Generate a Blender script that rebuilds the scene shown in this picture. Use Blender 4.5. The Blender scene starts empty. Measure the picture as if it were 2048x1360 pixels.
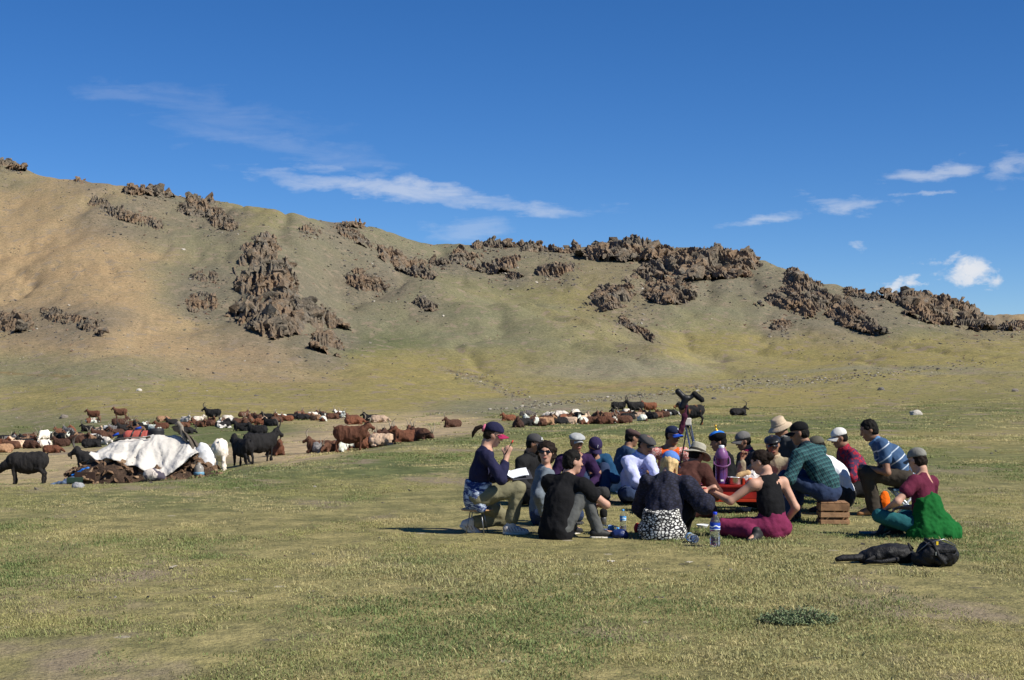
import bpy, bmesh, math, random
import numpy as np
from mathutils import Vector, Matrix, noise as mnoise

SC = bpy.context.scene
COL = SC.collection
R = math.radians
random.seed(7)
RNG = np.random.default_rng(11)

# ------------------------------------------------------------------ camera
CAM_H = 1.7          # eye height over the meadow
F = 3200.0           # focal length in pixels of a 2048 px wide frame
HZ, CX = 740.0, 1024.0   # eye level line and centre column of that frame
cd = bpy.data.cameras.new('camera')
cd.sensor_width = 36.0
cd.lens = 36.0 * F / 2048.0
cd.shift_y = 60.0 / 2048.0
cd.clip_start = 0.1
cd.clip_end = 6000
cam = bpy.data.objects.new('camera', cd)
COL.objects.link(cam)
cam.location = (0, 0, CAM_H)
cam.rotation_euler = (R(90), 0, 0)
SC.camera = cam

# ------------------------------------------------------------------ light
SUN = Vector((0.67, -0.34, 0.70)).normalized()      # direction towards the sun
sl = bpy.data.lights.new('sun', 'SUN')
sl.energy = 4.9
sl.angle = R(0.53)
sl.color = (1.0, 0.95, 0.86)
so = bpy.data.objects.new('sun', sl)
COL.objects.link(so)
so.rotation_euler = (-SUN).to_track_quat('-Z', 'Y').to_euler()
so.location = (20, -20, 40)

world = bpy.data.worlds.new('World')
SC.world = world
world.use_nodes = True
wt = world.node_tree
for n in list(wt.nodes):
    wt.nodes.remove(n)
def wn(t, **kw):
    n = wt.nodes.new(t)
    for k, v in kw.items():
        setattr(n, k, v)
    return n
wo = wn('ShaderNodeOutputWorld')
bg = wn('ShaderNodeBackground')
sky = wn('ShaderNodeTexSky', sky_type='NISHITA')
sky.sun_disc = False
sky.sun_elevation = math.asin(SUN.z)
sky.sun_rotation = math.atan2(SUN.x, SUN.y)
sky.altitude = 3800
sky.air_density = 1.0
sky.dust_density = 0.0
sky.ozone_density = 6.0
bg.inputs['Strength'].default_value = 0.084
hs = wn('ShaderNodeHueSaturation')
hs.inputs['Hue'].default_value = 0.5055
hs.inputs['Saturation'].default_value = 1.2
hs.inputs['Value'].default_value = 1.0
wt.links.new(sky.outputs[0], hs.inputs['Color'])
# thin clouds: places in the sky (direction x/y, z/y), broken up by noise
tc = wn('ShaderNodeTexCoord')
sep = wn('ShaderNodeSeparateXYZ')
wt.links.new(tc.outputs['Generated'], sep.inputs[0])
def wm(op, a, b=None, clamp=False):
    n = wn('ShaderNodeMath', operation=op)
    n.use_clamp = clamp
    for i, v in enumerate((a, b)):
        if v is None:
            continue
        if isinstance(v, (int, float)):
            n.inputs[i].default_value = v
        else:
            wt.links.new(v, n.inputs[i])
    return n.outputs[0]
ysafe = wm('MAXIMUM', sep.outputs['Y'], 0.02)
su = wm('DIVIDE', sep.outputs['X'], ysafe)
sv = wm('DIVIDE', sep.outputs['Z'], ysafe)
cmb = wn('ShaderNodeCombineXYZ')
wt.links.new(su, cmb.inputs[0]); wt.links.new(sv, cmb.inputs[1])
def cloud_noise(scale, sx, sy, rot, detail, dist):
    mp = wn('ShaderNodeMapping')
    mp.inputs['Rotation'].default_value = (0, 0, rot)
    mp.inputs['Scale'].default_value = (sx, sy, 1)
    wt.links.new(cmb.outputs[0], mp.inputs['Vector'])
    nz = wn('ShaderNodeTexNoise')
    nz.inputs['Scale'].default_value = scale
    nz.inputs['Detail'].default_value = detail
    nz.inputs['Roughness'].default_value = 0.62
    nz.inputs['Distortion'].default_value = dist
    wt.links.new(mp.outputs[0], nz.inputs['Vector'])
    return nz.outputs['Fac']
# bend the outlines with noise before placing the clouds
def warp_of(scale, amp, seed):
    mp = wn('ShaderNodeMapping'); mp.inputs['Location'].default_value = (seed, seed * .7, 0); mp.inputs['Scale'].default_value = (1, 2.2, 1)
    wt.links.new(cmb.outputs[0], mp.inputs['Vector'])
    nz = wn('ShaderNodeTexNoise'); nz.inputs['Scale'].default_value = scale; nz.inputs['Detail'].default_value = 6
    nz.inputs['Roughness'].default_value = .6
    wt.links.new(mp.outputs[0], nz.inputs['Vector'])
    return wm('MULTIPLY', wm('SUBTRACT', nz.outputs['Fac'], .5), amp)
su = wm('ADD', su, warp_of(16, .10, 1.3))
sv = wm('ADD', sv, warp_of(22, .034, 5.1))
n_streak = cloud_noise(14, 1.0, 5.0, 0.12, 8, 0.6)
n_puff = cloud_noise(60, 1.0, 1.25, 0.0, 7, 0.3)
def blob(px, py, rx, ry, tilt, power, nz, lo, gain):
    # a place in the sky (slopes x/y, z/y) with a soft edge, broken by noise
    rx *= 1.25; ry *= 1.35
    cu, cv = (px - CX) / F, (HZ - py) / F
    c, s = math.cos(tilt), math.sin(tilt)
    du = wm('SUBTRACT', su, cu); dv = wm('SUBTRACT', sv, cv)
    a = wm('ADD', wm('MULTIPLY', du, c * F / rx), wm('MULTIPLY', dv, s * F / rx))
    b = wm('ADD', wm('MULTIPLY', du, -s * F / ry), wm('MULTIPLY', dv, c * F / ry))
    r2 = wm('ADD', wm('MULTIPLY', a, a), wm('MULTIPLY', b, b))
    m = wm('SUBTRACT', 1.0, r2, clamp=True)
    nn = wm('ADD', wm('MULTIPLY', wm('SUBTRACT', nz, .5), gain * 1.6), wm('MULTIPLY', m, 1.1))
    nn = wm('SUBTRACT', nn, lo - .25, clamp=True)
    return wm('MULTIPLY', wm('MULTIPLY', nn, wm('POWER', m, 0.6)), power)
clouds = [
    blob(840, 385, 350, 22, -0.11, .50, n_streak, .5, 2.2),
    blob(690, 365, 190, 19, -0.08, .45, n_streak, .45, 2.0),
    blob(670, 333, 80, 14, -0.05, .26, n_streak, .5, 2.5),
    blob(520, 285, 260, 28, -0.16, .13, n_streak, .5, 2.2),
    blob(430, 228, 250, 42, -0.15, .10, n_streak, .5, 2.4),
    blob(230, 190, 110, 26, -0.3, .10, n_streak, .45, 2.4),
    blob(920, 458, 80, 28, 0.18, .22, n_streak, .5, 2.2),
    blob(1690, 405, 140, 20, -0.10, .48, n_streak, .5, 2.3),
    blob(1535, 435, 75, 15, 0.22, .42, n_streak, .45, 2.3),
    blob(1895, 340, 75, 22, 0.16, .45, n_streak, .48, 2.4),
    blob(2035, 325, 45, 42, 0.9, .36, n_streak, .45, 2.2),
    blob(1890, 391, 42, 8, 0.0, .35, n_streak, .4, 2.4),
    blob(1918, 543, 66, 30, -0.05, .95, n_puff, .46, 3.0),
    blob(1785, 572, 36, 17, 0.0, .8, n_puff, .46, 3.0),
    blob(1720, 493, 24, 9, -0.1, .3, n_puff, .4, 2.2),
]
acc = clouds[0]
for c in clouds[1:]:
    acc = wm('MAXIMUM', acc, c)
front = wm('MULTIPLY', acc, wm('GREATER_THAN', sep.outputs['Y'], 0.05))
mixc = wn('ShaderNodeMix', data_type='RGBA')
wt.links.new(front, mixc.inputs[0])
wt.links.new(hs.outputs[0], mixc.inputs[6])
mixc.inputs[7].default_value = (7.2, 7.4, 7.8, 1)
wt.links.new(mixc.outputs[2], bg.inputs['Color'])
wt.links.new(bg.outputs[0], wo.inputs[0])

SC.view_settings.view_transform = 'Standard'
SC.view_settings.look = 'None'
SC.view_settings.gamma = 1.0
SC.view_settings.exposure = 0.38
SC.view_settings.use_curve_mapping = False

# ------------------------------------------------------------------ helpers
def lin(r, g, b):
    f = lambda c: (c / 255 / 12.92) if c / 255 <= 0.04045 else ((c / 255 + 0.055) / 1.055) ** 2.4
    return (f(r), f(g), f(b))

def prop(o, label=None, cat=None, group=None, kind=None):
    if label: o['label'] = label
    if cat: o['category'] = cat
    if group: o['group'] = group
    if kind: o['kind'] = kind
    return o

def empty(name, loc, rz=0.0):
    o = bpy.data.objects.new(name, None)
    o.empty_display_size = 0.1
    COL.objects.link(o)
    o.location = loc
    o.rotation_euler = (0, 0, rz)
    return o

def link(name, me, parent=None, mat=None, loc=None, rot=None):
    o = bpy.data.objects.new(name, me)
    COL.objects.link(o)
    if mat is not None:
        if me.materials:
            me.materials[0] = mat
        else:
            me.materials.append(mat)
    if parent is not None:
        o.parent = parent
    if loc is not None: o.location = loc
    if rot is not None: o.rotation_euler = rot
    return o

def mesh_np(name, V, Q, smooth=True):
    """mesh from a vertex array and an array of quads or triangles"""
    V = np.asarray(V, dtype=np.float32); Q = np.asarray(Q, dtype=np.int32)
    me = bpy.data.meshes.new(name)
    n, k = Q.shape
    me.vertices.add(len(V)); me.vertices.foreach_set('co', V.ravel())
    me.loops.add(n * k); me.loops.foreach_set('vertex_index', Q.ravel())
    me.polygons.add(n)
    me.polygons.foreach_set('loop_start', np.arange(0, n * k, k, dtype=np.int32))
    me.polygons.foreach_set('use_smooth', np.full(n, smooth))
    me.update(calc_edges=True)
    return me

def bm_mesh(name, bm, smooth=False, bevel=0.0):
    if bevel:
        bmesh.ops.bevel(bm, geom=list(bm.edges), offset=bevel, segments=2, profile=0.5, affect='EDGES')
    me = bpy.data.meshes.new(name)
    bm.normal_update()
    bm.to_mesh(me); bm.free()
    if smooth:
        me.polygons.foreach_set('use_smooth', np.full(len(me.polygons), True))
    return me

def box_bm(size, loc=(0, 0, 0), bm=None):
    bm = bm or bmesh.new()
    bmesh.ops.create_cube(bm, size=1.0, matrix=Matrix.Translation(loc) @ Matrix.Diagonal((*size, 1)))
    return bm

def lathe(name, prof, seg=24, smooth=True):
    """surface of revolution about z from (r, z) pairs"""
    V, Q = [], []
    for r, z in prof:
        for i in range(seg):
            a = 2 * math.pi * i / seg
            V.append((r * math.cos(a), r * math.sin(a), z))
    for j in range(len(prof) - 1):
        for i in range(seg):
            i2 = (i + 1) % seg
            Q.append((j * seg + i, j * seg + i2, (j + 1) * seg + i2, (j + 1) * seg + i))
    return mesh_np(name, V, Q, smooth)

def tube(pts, rad, seg=8):
    """swept tube; returns V, Q (capped by pinching)"""
    pts = [Vector(p) for p in pts]
    n = len(pts)
    if not hasattr(rad, '__len__'): rad = [rad] * n
    V, Q = [], []
    prev = None
    for i, p in enumerate(pts):
        t = (pts[min(i + 1, n - 1)] - pts[max(i - 1, 0)]).normalized()
        if prev is None:
            a = t.orthogonal().normalized()
        else:
            a = (prev - t * prev.dot(t)).normalized()
        prev = a
        b = t.cross(a)
        for k in range(seg):
            an = 2 * math.pi * k / seg
            V.append(p + (a * math.cos(an) + b * math.sin(an)) * rad[i])
    for i in range(n - 1):
        for k in range(seg):
            k2 = (k + 1) % seg
            Q.append((i * seg + k, i * seg + k2, (i + 1) * seg + k2, (i + 1) * seg + k))
    c0 = len(V); V.append(pts[0]); V.append(pts[-1])
    for k in range(seg):
        k2 = (k + 1) % seg
        Q.append((c0, k2, k, c0)); Q.append((c0 + 1, (n - 1) * seg + k, (n - 1) * seg + k2, c0 + 1))
    Vn = [tuple(v) for v in V]
    return Vn, Q

def tube_mesh(name, parts, smooth=True):
    """parts: list of (pts, rad, seg)"""
    me = bpy.data.meshes.new(name)
    AV, AF = [], []
    for pts, rad, seg in parts:
        V, Q = tube(pts, rad, seg)
        o = len(AV)
        AV += V
        for q in Q:
            f = []
            for i in q:
                if i + o not in f: f.append(i + o)
            AF.append(f)
    me.from_pydata(AV, [], AF)
    me.polygons.foreach_set('use_smooth', np.full(len(me.polygons), smooth))
    me.update()
    return me

# --------------------------------------------------- numpy gradient noise
_P = np.random.default_rng(3).permutation(256)
_P = np.concatenate([_P, _P, _P]).astype(np.int64)
_G = np.random.default_rng(4).normal(size=(256, 3)); _G /= np.linalg.norm(_G, axis=1)[:, None]
def noise3(p):
    p = np.asarray(p, dtype=np.float64)
    i = np.floor(p).astype(np.int64); f = p - i; i &= 255
    w = f * f * f * (f * (f * 6 - 15) + 10)
    out = 0
    for dx in (0, 1):
        for dy in (0, 1):
            for dz in (0, 1):
                h = _P[_P[_P[i[..., 0] + dx] + i[..., 1] + dy] + i[..., 2] + dz]
                g = _G[h]
                d = (g[..., 0] * (f[..., 0] - dx) + g[..., 1] * (f[..., 1] - dy) + g[..., 2] * (f[..., 2] - dz))
                ww = (w[..., 0] if dx else 1 - w[..., 0]) * (w[..., 1] if dy else 1 - w[..., 1]) * (w[..., 2] if dz else 1 - w[..., 2])
                out = out + ww * d
    return out * 1.6
def noise2(x, y, s=1.0, seed=0.0):
    return noise3(np.stack([np.asarray(x) * s, np.asarray(y) * s, np.full(np.shape(x), seed + 0.37)], -1))
def fbm2(x, y, s=1.0, seed=0.0, octs=4, rough=0.5):
    a, t, out = 1.0, 0.0, 0
    for k in range(octs):
        out = out + a * noise2(x, y, s * 2 ** k, seed + 7.1 * k); t += a; a *= rough
    return out / t

# --------------------------------------------------- material helpers
class NT:
    def __init__(self, name):
        self.m = bpy.data.materials.new(name)
        self.m.use_nodes = True
        self.t = self.m.node_tree
        self.b = self.t.nodes['Principled BSDF']
        self.b.inputs['Roughness'].default_value = 0.85
        self.b.inputs['Specular IOR Level'].default_value = 0.3
    def n(self, t, **kw):
        n = self.t.nodes.new(t)
        for k, v in kw.items(): setattr(n, k, v)
        return n
    def l(self, a, b): self.t.links.new(a, b)
    def set(self, sock, v):
        if isinstance(v, (int, float)): sock.default_value = v
        elif isinstance(v, (tuple, list)):
            sock.default_value = (*v, 1) if len(v) == 3 and len(sock.default_value) == 4 else v
        else: self.l(v, sock)
    def math(self, op, a, b=None, clamp=False):
        n = self.n('ShaderNodeMath', operation=op); n.use_clamp = clamp
        self.set(n.inputs[0], a)
        if b is not None: self.set(n.inputs[1], b)
        return n.outputs[0]
    def noise(self, scale, detail=4, rough=0.55, vec=None, dist=0.0):
        n = self.n('ShaderNodeTexNoise')
        n.inputs['Scale'].default_value = scale; n.inputs['Detail'].default_value = detail
        n.inputs['Roughness'].default_value = rough; n.inputs['Distortion'].default_value = dist
        if vec is not None: self.l(vec, n.inputs['Vector'])
        return n.outputs['Fac']
    def ramp(self, fac, lo, hi, a=0.0, b=1.0):
        n = self.n('ShaderNodeMapRange'); n.clamp = True
        self.set(n.inputs[0], fac)
        n.inputs[1].default_value = lo; n.inputs[2].default_value = hi
        n.inputs[3].default_value = a; n.inputs[4].default_value = b
        return n.outputs[0]
    def mix(self, fac, a, b, mode='MIX'):
        n = self.n('ShaderNodeMix', data_type='RGBA', blend_type=mode)
        self.set(n.inputs[0], fac); self.set(n.inputs[6], a); self.set(n.inputs[7], b)
        return n.outputs[2]
    def coord(self, which='Object', scale=None):
        o = self.n('ShaderNodeTexCoord').outputs[which]
        if scale:
            m = self.n('ShaderNodeMapping'); m.inputs['Scale'].default_value = scale
            self.l(o, m.inputs['Vector']); o = m.outputs[0]
        return o
    def attr(self, name, typ='GEOMETRY'):
        return self.n('ShaderNodeAttribute', attribute_name=name, attribute_type=typ)
    def bump(self, h, strength=0.5, dist=0.02):
        n = self.n('ShaderNodeBump')
        n.inputs['Strength'].default_value = strength; n.inputs['Distance'].default_value = dist
        self.l(h, n.inputs['Height']); self.l(n.outputs[0], self.b.inputs['Normal'])
    def color(self, c): self.set(self.b.inputs['Base Color'], c)

_MC = {}
def simple(name, col, rough=0.8, var=0.25, scale=9.0, bump=0.0, bscale=30.0, metal=0.0, spec=0.3, bdist=0.01):
    """plain procedural material: colour broken up by noise, optional relief"""
    if name in _MC: return _MC[name]
    t = NT(name)
    c = t.coord()
    f = t.noise(scale, 5, vec=c)
    dark = tuple(x * (1 - var) for x in col); lite = tuple(min(1, x * (1 + var)) for x in col)
    t.color(t.mix(t.ramp(f, 0.3, 0.7), dark, lite))
    t.b.inputs['Roughness'].default_value = rough
    t.b.inputs['Metallic'].default_value = metal
    t.b.inputs['Specular IOR Level'].default_value = spec
    if bump: t.bump(t.noise(bscale, 5, vec=c), bump, bdist)
    _MC[name] = t.m
    return t.m
# ================================================================== terrain
def pchip(xk, yk, x):
    """monotone cubic through knots; yk may be (n,) or (n, m)"""
    xk = np.asarray(xk, float); yk = np.asarray(yk, float); x = np.asarray(x, float)
    h = np.diff(xk); sh = (slice(None),) + (None,) * (yk.ndim - 1)
    d = np.diff(yk, axis=0) / h[sh]
    m = np.zeros_like(yk)
    w1 = (2 * h[1:] + h[:-1])[sh]; w2 = (h[1:] + 2 * h[:-1])[sh]
    with np.errstate(all='ignore'):
        hm = (w1 + w2) / (w1 / d[:-1] + w2 / d[1:])
    m[1:-1] = np.where(d[:-1] * d[1:] > 0, hm, 0)
    m[0] = d[0]; m[-1] = d[-1]
    i = np.clip(np.searchsorted(xk, x) - 1, 0, len(h) - 1)
    t = ((x - xk[i]) / h[i])[sh]; hh = h[i][sh]
    return ((1 + 2 * t) * (1 - t) ** 2 * yk[i] + t * (1 - t) ** 2 * hh * m[i]
            + t * t * (3 - 2 * t) * yk[i + 1] + t * t * (t - 1) * hh * m[i + 1])

# lie of the land: for a fan of bearings, (height line, distance in m); brow = edge of the flat meadow
FAN = {
    -500: (22, [(972, 28), (960, 36), (930, 46), (900, 62), (875, 85), (830, 115), (760, 150), (660, 210), (520, 290), (330, 380), (230, 440)]),
    0: (23, [(977, 28.5), (972, 35), (940, 45), (908, 58), (890, 70), (868, 90), (842, 115), (790, 148), (742, 175), (694, 205), (652, 230), (560, 280), (450, 340), (350, 395), (318, 430)]),
    200: (23.3, [(974, 28.5), (962, 35), (935, 44), (900, 58), (872, 74), (847, 92), (822, 115), (780, 142), (732, 170), (682, 200), (600, 245), (500, 300), (420, 345), (368, 390)]),
    400: (24.3, [(956, 31), (940, 38), (905, 50), (870, 65), (850, 82), (830, 102), (800, 132), (760, 165), (700, 205), (640, 235), (560, 275), (480, 320), (425, 365), (398, 395)]),
    560: (27.5, [(922, 36), (888, 52), (861, 68), (845, 83), (825, 106), (795, 140), (760, 170), (710, 200), (640, 230), (560, 268), (490, 312), (444, 355), (424, 390)]),
    700: (31.5, [(902, 41), (876, 55), (855, 70), (838, 88), (815, 115), (785, 146), (750, 180), (710, 215), (650, 255), (580, 300), (520, 340), (472, 380), (450, 410)]),
    850: (36, [(877, 45), (866, 55), (850, 72), (835, 92), (812, 120), (780, 155), (740, 195), (690, 235), (630, 270), (580, 298), (556, 312), (562, 332), (548, 360), (520, 385), (484, 420)]),
    1000: (39, [(862, 51), (848, 66), (834, 86), (820, 106), (803, 136), (775, 170), (735, 205), (690, 235), (630, 265), (598, 280), (606, 305), (582, 335), (545, 375), (510, 410), (486, 450)]),
    1150: (36, [(865, 48), (850, 65), (837, 82), (818, 103), (800, 130), (780, 165), (745, 198), (700, 225), (650, 250), (634, 258), (642, 280), (612, 312), (570, 350), (525, 400), (496, 440)]),
    1300: (35, [(862, 50), (841, 72), (822, 92), (800, 120), (780, 150), (758, 180), (720, 208), (690, 228), (697, 248), (665, 275), (610, 318), (560, 360), (520, 405), (488, 432)]),
    1450: (35, [(858, 53), (835, 78), (810, 105), (785, 135), (765, 165), (745, 200), (715, 240), (670, 285), (610, 330), (555, 378), (506, 420)]),
    1600: (35, [(857, 54), (830, 82), (800, 115), (775, 145), (752, 180), (730, 215), (700, 260), (660, 300), (600, 350), (552, 400)]),
    1750: (34, [(853, 56), (820, 88), (790, 120), (760, 155), (735, 190), (710, 230), (680, 275), (640, 320), (588, 380)]),
    1900: (34, [(848, 58), (812, 90), (782, 125), (752, 165), (722, 205), (695, 250), (670, 300), (645, 350), (607, 400)]),
    2048: (34, [(844, 60), (803, 92), (772, 130), (742, 170), (715, 210), (690, 260), (672, 310), (659, 360)]),
    2550: (34, [(834, 62), (795, 95), (757, 135), (720, 180), (690, 230), (668, 300), (650, 360)]),
}
NROW, UMAX = 600, 0.40
ROWS = np.exp(np.linspace(math.log(1.2), math.log(1500), NROW))
cols_k, prof_k = [], []
for px, (brow, pts) in sorted(FAN.items()):
    zs = lambda py, D: CAM_H + (HZ - py) / F * D
    kd = [0.5, 6, 12, brow * 0.8, brow]
    kz = [0.0, 0, 0, 0.0, 0.0]
    for py, D in pts:
        kd.append(D); kz.append(zs(py, D))
    Dr, zr = kd[-1], kz[-1]
    kd += [Dr * 1.06, Dr * 1.25, 650, 900, 1000, 1800]
    kz += [zr - 1.0, zr * 0.8 - 4, min(14, zr * 0.6), 33.0, 34.0, 20.0]
    cols_k.append((px - CX) / F)
    prof_k.append(pchip(np.log(kd), kz, np.log(ROWS)))
cols_k = [-1.6, -0.9] + cols_k + [0.95, 1.6]
prof_k = [prof_k[0], prof_k[0]] + prof_k + [prof_k[-1], prof_k[-1]]
US = np.concatenate([np.linspace(-1.5, -UMAX, 26)[:-1], np.linspace(-UMAX, UMAX, 441), np.linspace(UMAX, 1.5, 26)[1:]])
Z = pchip(cols_k, np.array(prof_k), US)            # (columns, rows)
GX = US[:, None] * ROWS[None, :]
GY = np.broadcast_to(ROWS[None, :], GX.shape)
# natural unevenness that grows with distance
amp = np.interp(GY, [0, 10, 25, 45, 90, 150, 300, 1500], [0.012, 0.015, 0.03, 0.06, .12, 0.5, 2.0, 5.0])
wav = 1.0
n1 = fbm2(GX, GY, 0.35, 1.0, 3); n2 = fbm2(GX, GY, 0.06, 5.0, 4); n3 = fbm2(GX, GY, 0.017, 9.0, 4)
far = np.clip((GY - 110) / 120, 0, 1)
Z = Z + amp * ((1 - far) * (0.6 * n1 + 0.6 * n2) + far * (0.16 * n1 + 0.55 * n2 + 1.0 * n3))
rill = np.abs(noise2(GX + 6 * n3 * 3, GY * .16, .05, 40)); rill2 = np.abs(noise2(GX + 4 * n2 * 2, GY * .2, .13, 44))
farr = np.clip((GY - 150) / 130, 0, 1)
Z = Z - farr * (1.1 * (np.clip(.24 - rill, 0, 1) / .24) ** 1.5 + .45 * np.clip(.2 - rill2, 0, 1) / .2)
LOGR = np.log(ROWS)

def ground(x, y):
    """height of the land at x, y"""
    x = np.asarray(x, float); y = np.maximum(np.asarray(y, float), 1.3)
    u = x / y
    a = np.interp(u, US, np.arange(len(US))); b = np.interp(np.log(y), LOGR, np.arange(NROW))
    i = np.clip(a.astype(int), 0, len(US) - 2); j = np.clip(b.astype(int), 0, NROW - 2)
    fa, fb = a - i, b - j
    return (Z[i, j] * (1 - fa) * (1 - fb) + Z[i + 1, j] * fa * (1 - fb) + Z[i, j + 1] * (1 - fa) * fb + Z[i + 1, j + 1] * fa * fb)

_rows = np.arange(NROW)
def cast(px, py, dmin=5.0, dmax=1400.0):
    """where the land lies along a bearing at a given height line"""
    u = (px - CX) / F
    a = np.interp(u, US, np.arange(len(US))); i = int(min(a, len(US) - 2)); fa = a - i
    z = Z[i] * (1 - fa) + Z[i + 1] * fa
    pp = HZ - (z - CAM_H) * F / ROWS
    ok = (ROWS >= dmin) & (ROWS <= dmax)
    k = np.argmax(ok & (pp <= py))
    if k == 0: return None
    p0, p1 = pp[k - 1], pp[k]
    t = 0.5 if p0 == p1 else min(1, max(0, (p0 - py) / (p0 - p1)))
    D = ROWS[k - 1] + t * (ROWS[k] - ROWS[k - 1])
    return Vector((u * D, D, float(ground(u * D, D))))

def spot(px, D):
    x = (px - CX) / F * D
    return Vector((x, D, float(ground(x, D))))

# ---- ground cover colours: kinds of turf and soil known at places on the land
C_TAN, C_GREY, C_OLIVE = (.40, .29, .17), (.215, .208, .13), (.30, .255, .105)
C_SCREE = (.19, .165, .13)
C_MEAD, C_STRAW, C_SAND, C_DGRN, C_STONE = (.275, .248, .118), (.36, .30, .145), (.50, .385, .25), (.145, .165, .07), (.27, .25, .18)
COVER = [  # column, line, spread in columns and lines, colour
    (60, 420, 150, 80, C_TAN), (130, 520, 150, 70, C_TAN), (40, 560, 160, 70, C_TAN), (250, 560, 60, 60, C_TAN),
    (300, 660, 120, 40, C_TAN), (420, 690, 120, 28, C_TAN), (560, 735, 120, 18, C_TAN), (150, 640, 120, 50, C_TAN),
    (30, 345, 60, 20, C_GREY), (250, 400, 120, 25, C_GREY), (350, 480, 70, 60, C_GREY), (380, 590, 60, 50, C_GREY),
    (420, 640, 60, 24, C_GREY), (120, 740, 200, 26, C_GREY), (560, 440, 120, 40, C_GREY), (680, 560, 80, 60, C_GREY),
    (860, 620, 150, 50, C_GREY), (1050, 690, 150, 30, C_GREY), (1250, 730, 130, 16, C_STONE), (1000, 550, 100, 40, C_GREY),
    (880, 480, 60, 20, C_GREY), (1450, 600, 100, 50, C_GREY), (1660, 570, 70, 40, C_GREY), (1800, 620, 60, 40, C_DGRN),
    (500, 430, 50, 20, C_OLIVE), (700, 700, 70, 25, C_DGRN), (760, 735, 140, 18, C_OLIVE), (960, 720, 120, 18, C_OLIVE),
    (1050, 560, 120, 30, C_OLIVE), (1200, 590, 60, 30, C_OLIVE), (350, 790, 300, 15, C_OLIVE), (700, 790, 200, 16, C_OLIVE),
    (1400, 690, 200, 30, C_OLIVE), (1650, 700, 200, 22, C_OLIVE), (1950, 680, 120, 24, C_OLIVE),
    (1850, 715, 150, 14, C_OLIVE), (1500, 768, 120, 4, C_STONE), (1800, 742, 160, 4, C_STONE), (1750, 790, 250, 20, C_OLIVE),
    (1900, 810, 150, 20, C_DGRN), (1280, 795, 110, 4, C_STONE), (1060, 815, 80, 6, C_STONE), (880, 850, 60, 14, C_SAND), (950, 820, 70, 10, C_GREY),
    (620, 835, 160, 12, C_STRAW), (250, 815, 250, 14, C_OLIVE), (60, 830, 120, 16, C_GREY), (100, 860, 160, 14, C_DGRN), (420, 862, 180, 12, C_DGRN), (440, 870, 110, 10, C_DGRN), (330, 885, 110, 9, C_DGRN), (480, 858, 120, 8, C_DGRN),
    (600, 885, 55, 18, C_SAND), (600, 900, 50, 14, C_SAND), (545, 912, 60, 16, C_SAND), (650, 865, 50, 8, C_SAND), (720, 850, 60, 8, C_SAND), (790, 862, 60, 10, C_SAND), (50, 950, 110, 18, C_SAND), (150, 915, 120, 14, C_SAND), (130, 885, 100, 8, C_DGRN),
    (600, 940, 200, 12, C_DGRN), (900, 885, 200, 10, C_DGRN), (1200, 855, 250, 8, C_DGRN), (1600, 850, 250, 10, C_DGRN), (1150, 895, 250, 12, C_MEAD),
    (1900, 930, 200, 25, C_DGRN), (1800, 880, 250, 14, C_OLIVE), (300, 1000, 300, 18, C_DGRN), (200, 1060, 300, 40, C_MEAD), (700, 1020, 250, 30, C_MEAD),
    (1000, 1150, 400, 60, C_MEAD), (300, 1250, 400, 80, C_MEAD), (1600, 1200, 400, 80, C_MEAD), (1900, 1050, 200, 60, C_MEAD), (2200, 1000, 300, 200, C_MEAD), (-200, 1000, 300, 200, C_MEAD),
    (1700, 760, 300, 10, C_OLIVE), (1550, 800, 250, 12, C_OLIVE), (1800, 770, 250, 14, C_MEAD), (1000, 1400, 1500, 90, C_MEAD), (1000, 1900, 2500, 300, C_MEAD), (2020, 632, 60, 14, C_TAN),
]
PATHS = [([(960, 905), (1010, 897), (1100, 880), (1180, 862), (1240, 850), (1330, 843), (1400, 840)], 2.2, (.40, .345, .22), .75),
         ([(420, 962), (520, 945), (650, 925), (780, 905), (880, 893), (960, 890)], 2.0, (.34, .31, .22), .6),
         ([(880, 735), (960, 765), (1040, 800), (1080, 815)], 3.0, (.27, .235, .165), .7),
         ([(900, 742), (950, 752), (1000, 768)], 1.6, (.10, .075, .05), .7),
         ([(1090, 770), (1160, 772), (1210, 775)], 1.3, (.14, .09, .05), .6),
         ([(1180, 780), (1240, 770), (1330, 768), (1400, 772)], 3.0, (.36, .25, .16), .5),
         ([(575, 926), (605, 905), (640, 882), (700, 860), (780, 850), (860, 852)], 6.5, (.50, .385, .25), .85),
         ([(0, 745), (60, 750), (140, 752)], 2.0, (.24, .15, .06), .6), ([(300, 700), (420, 716), (560, 745), (700, 770)], 3.0, (.37, .30, .19), .45),
         ([(0, 790), (200, 800), (420, 806), (640, 812)], 4.0, (.36, .30, .15), .4)]
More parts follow.
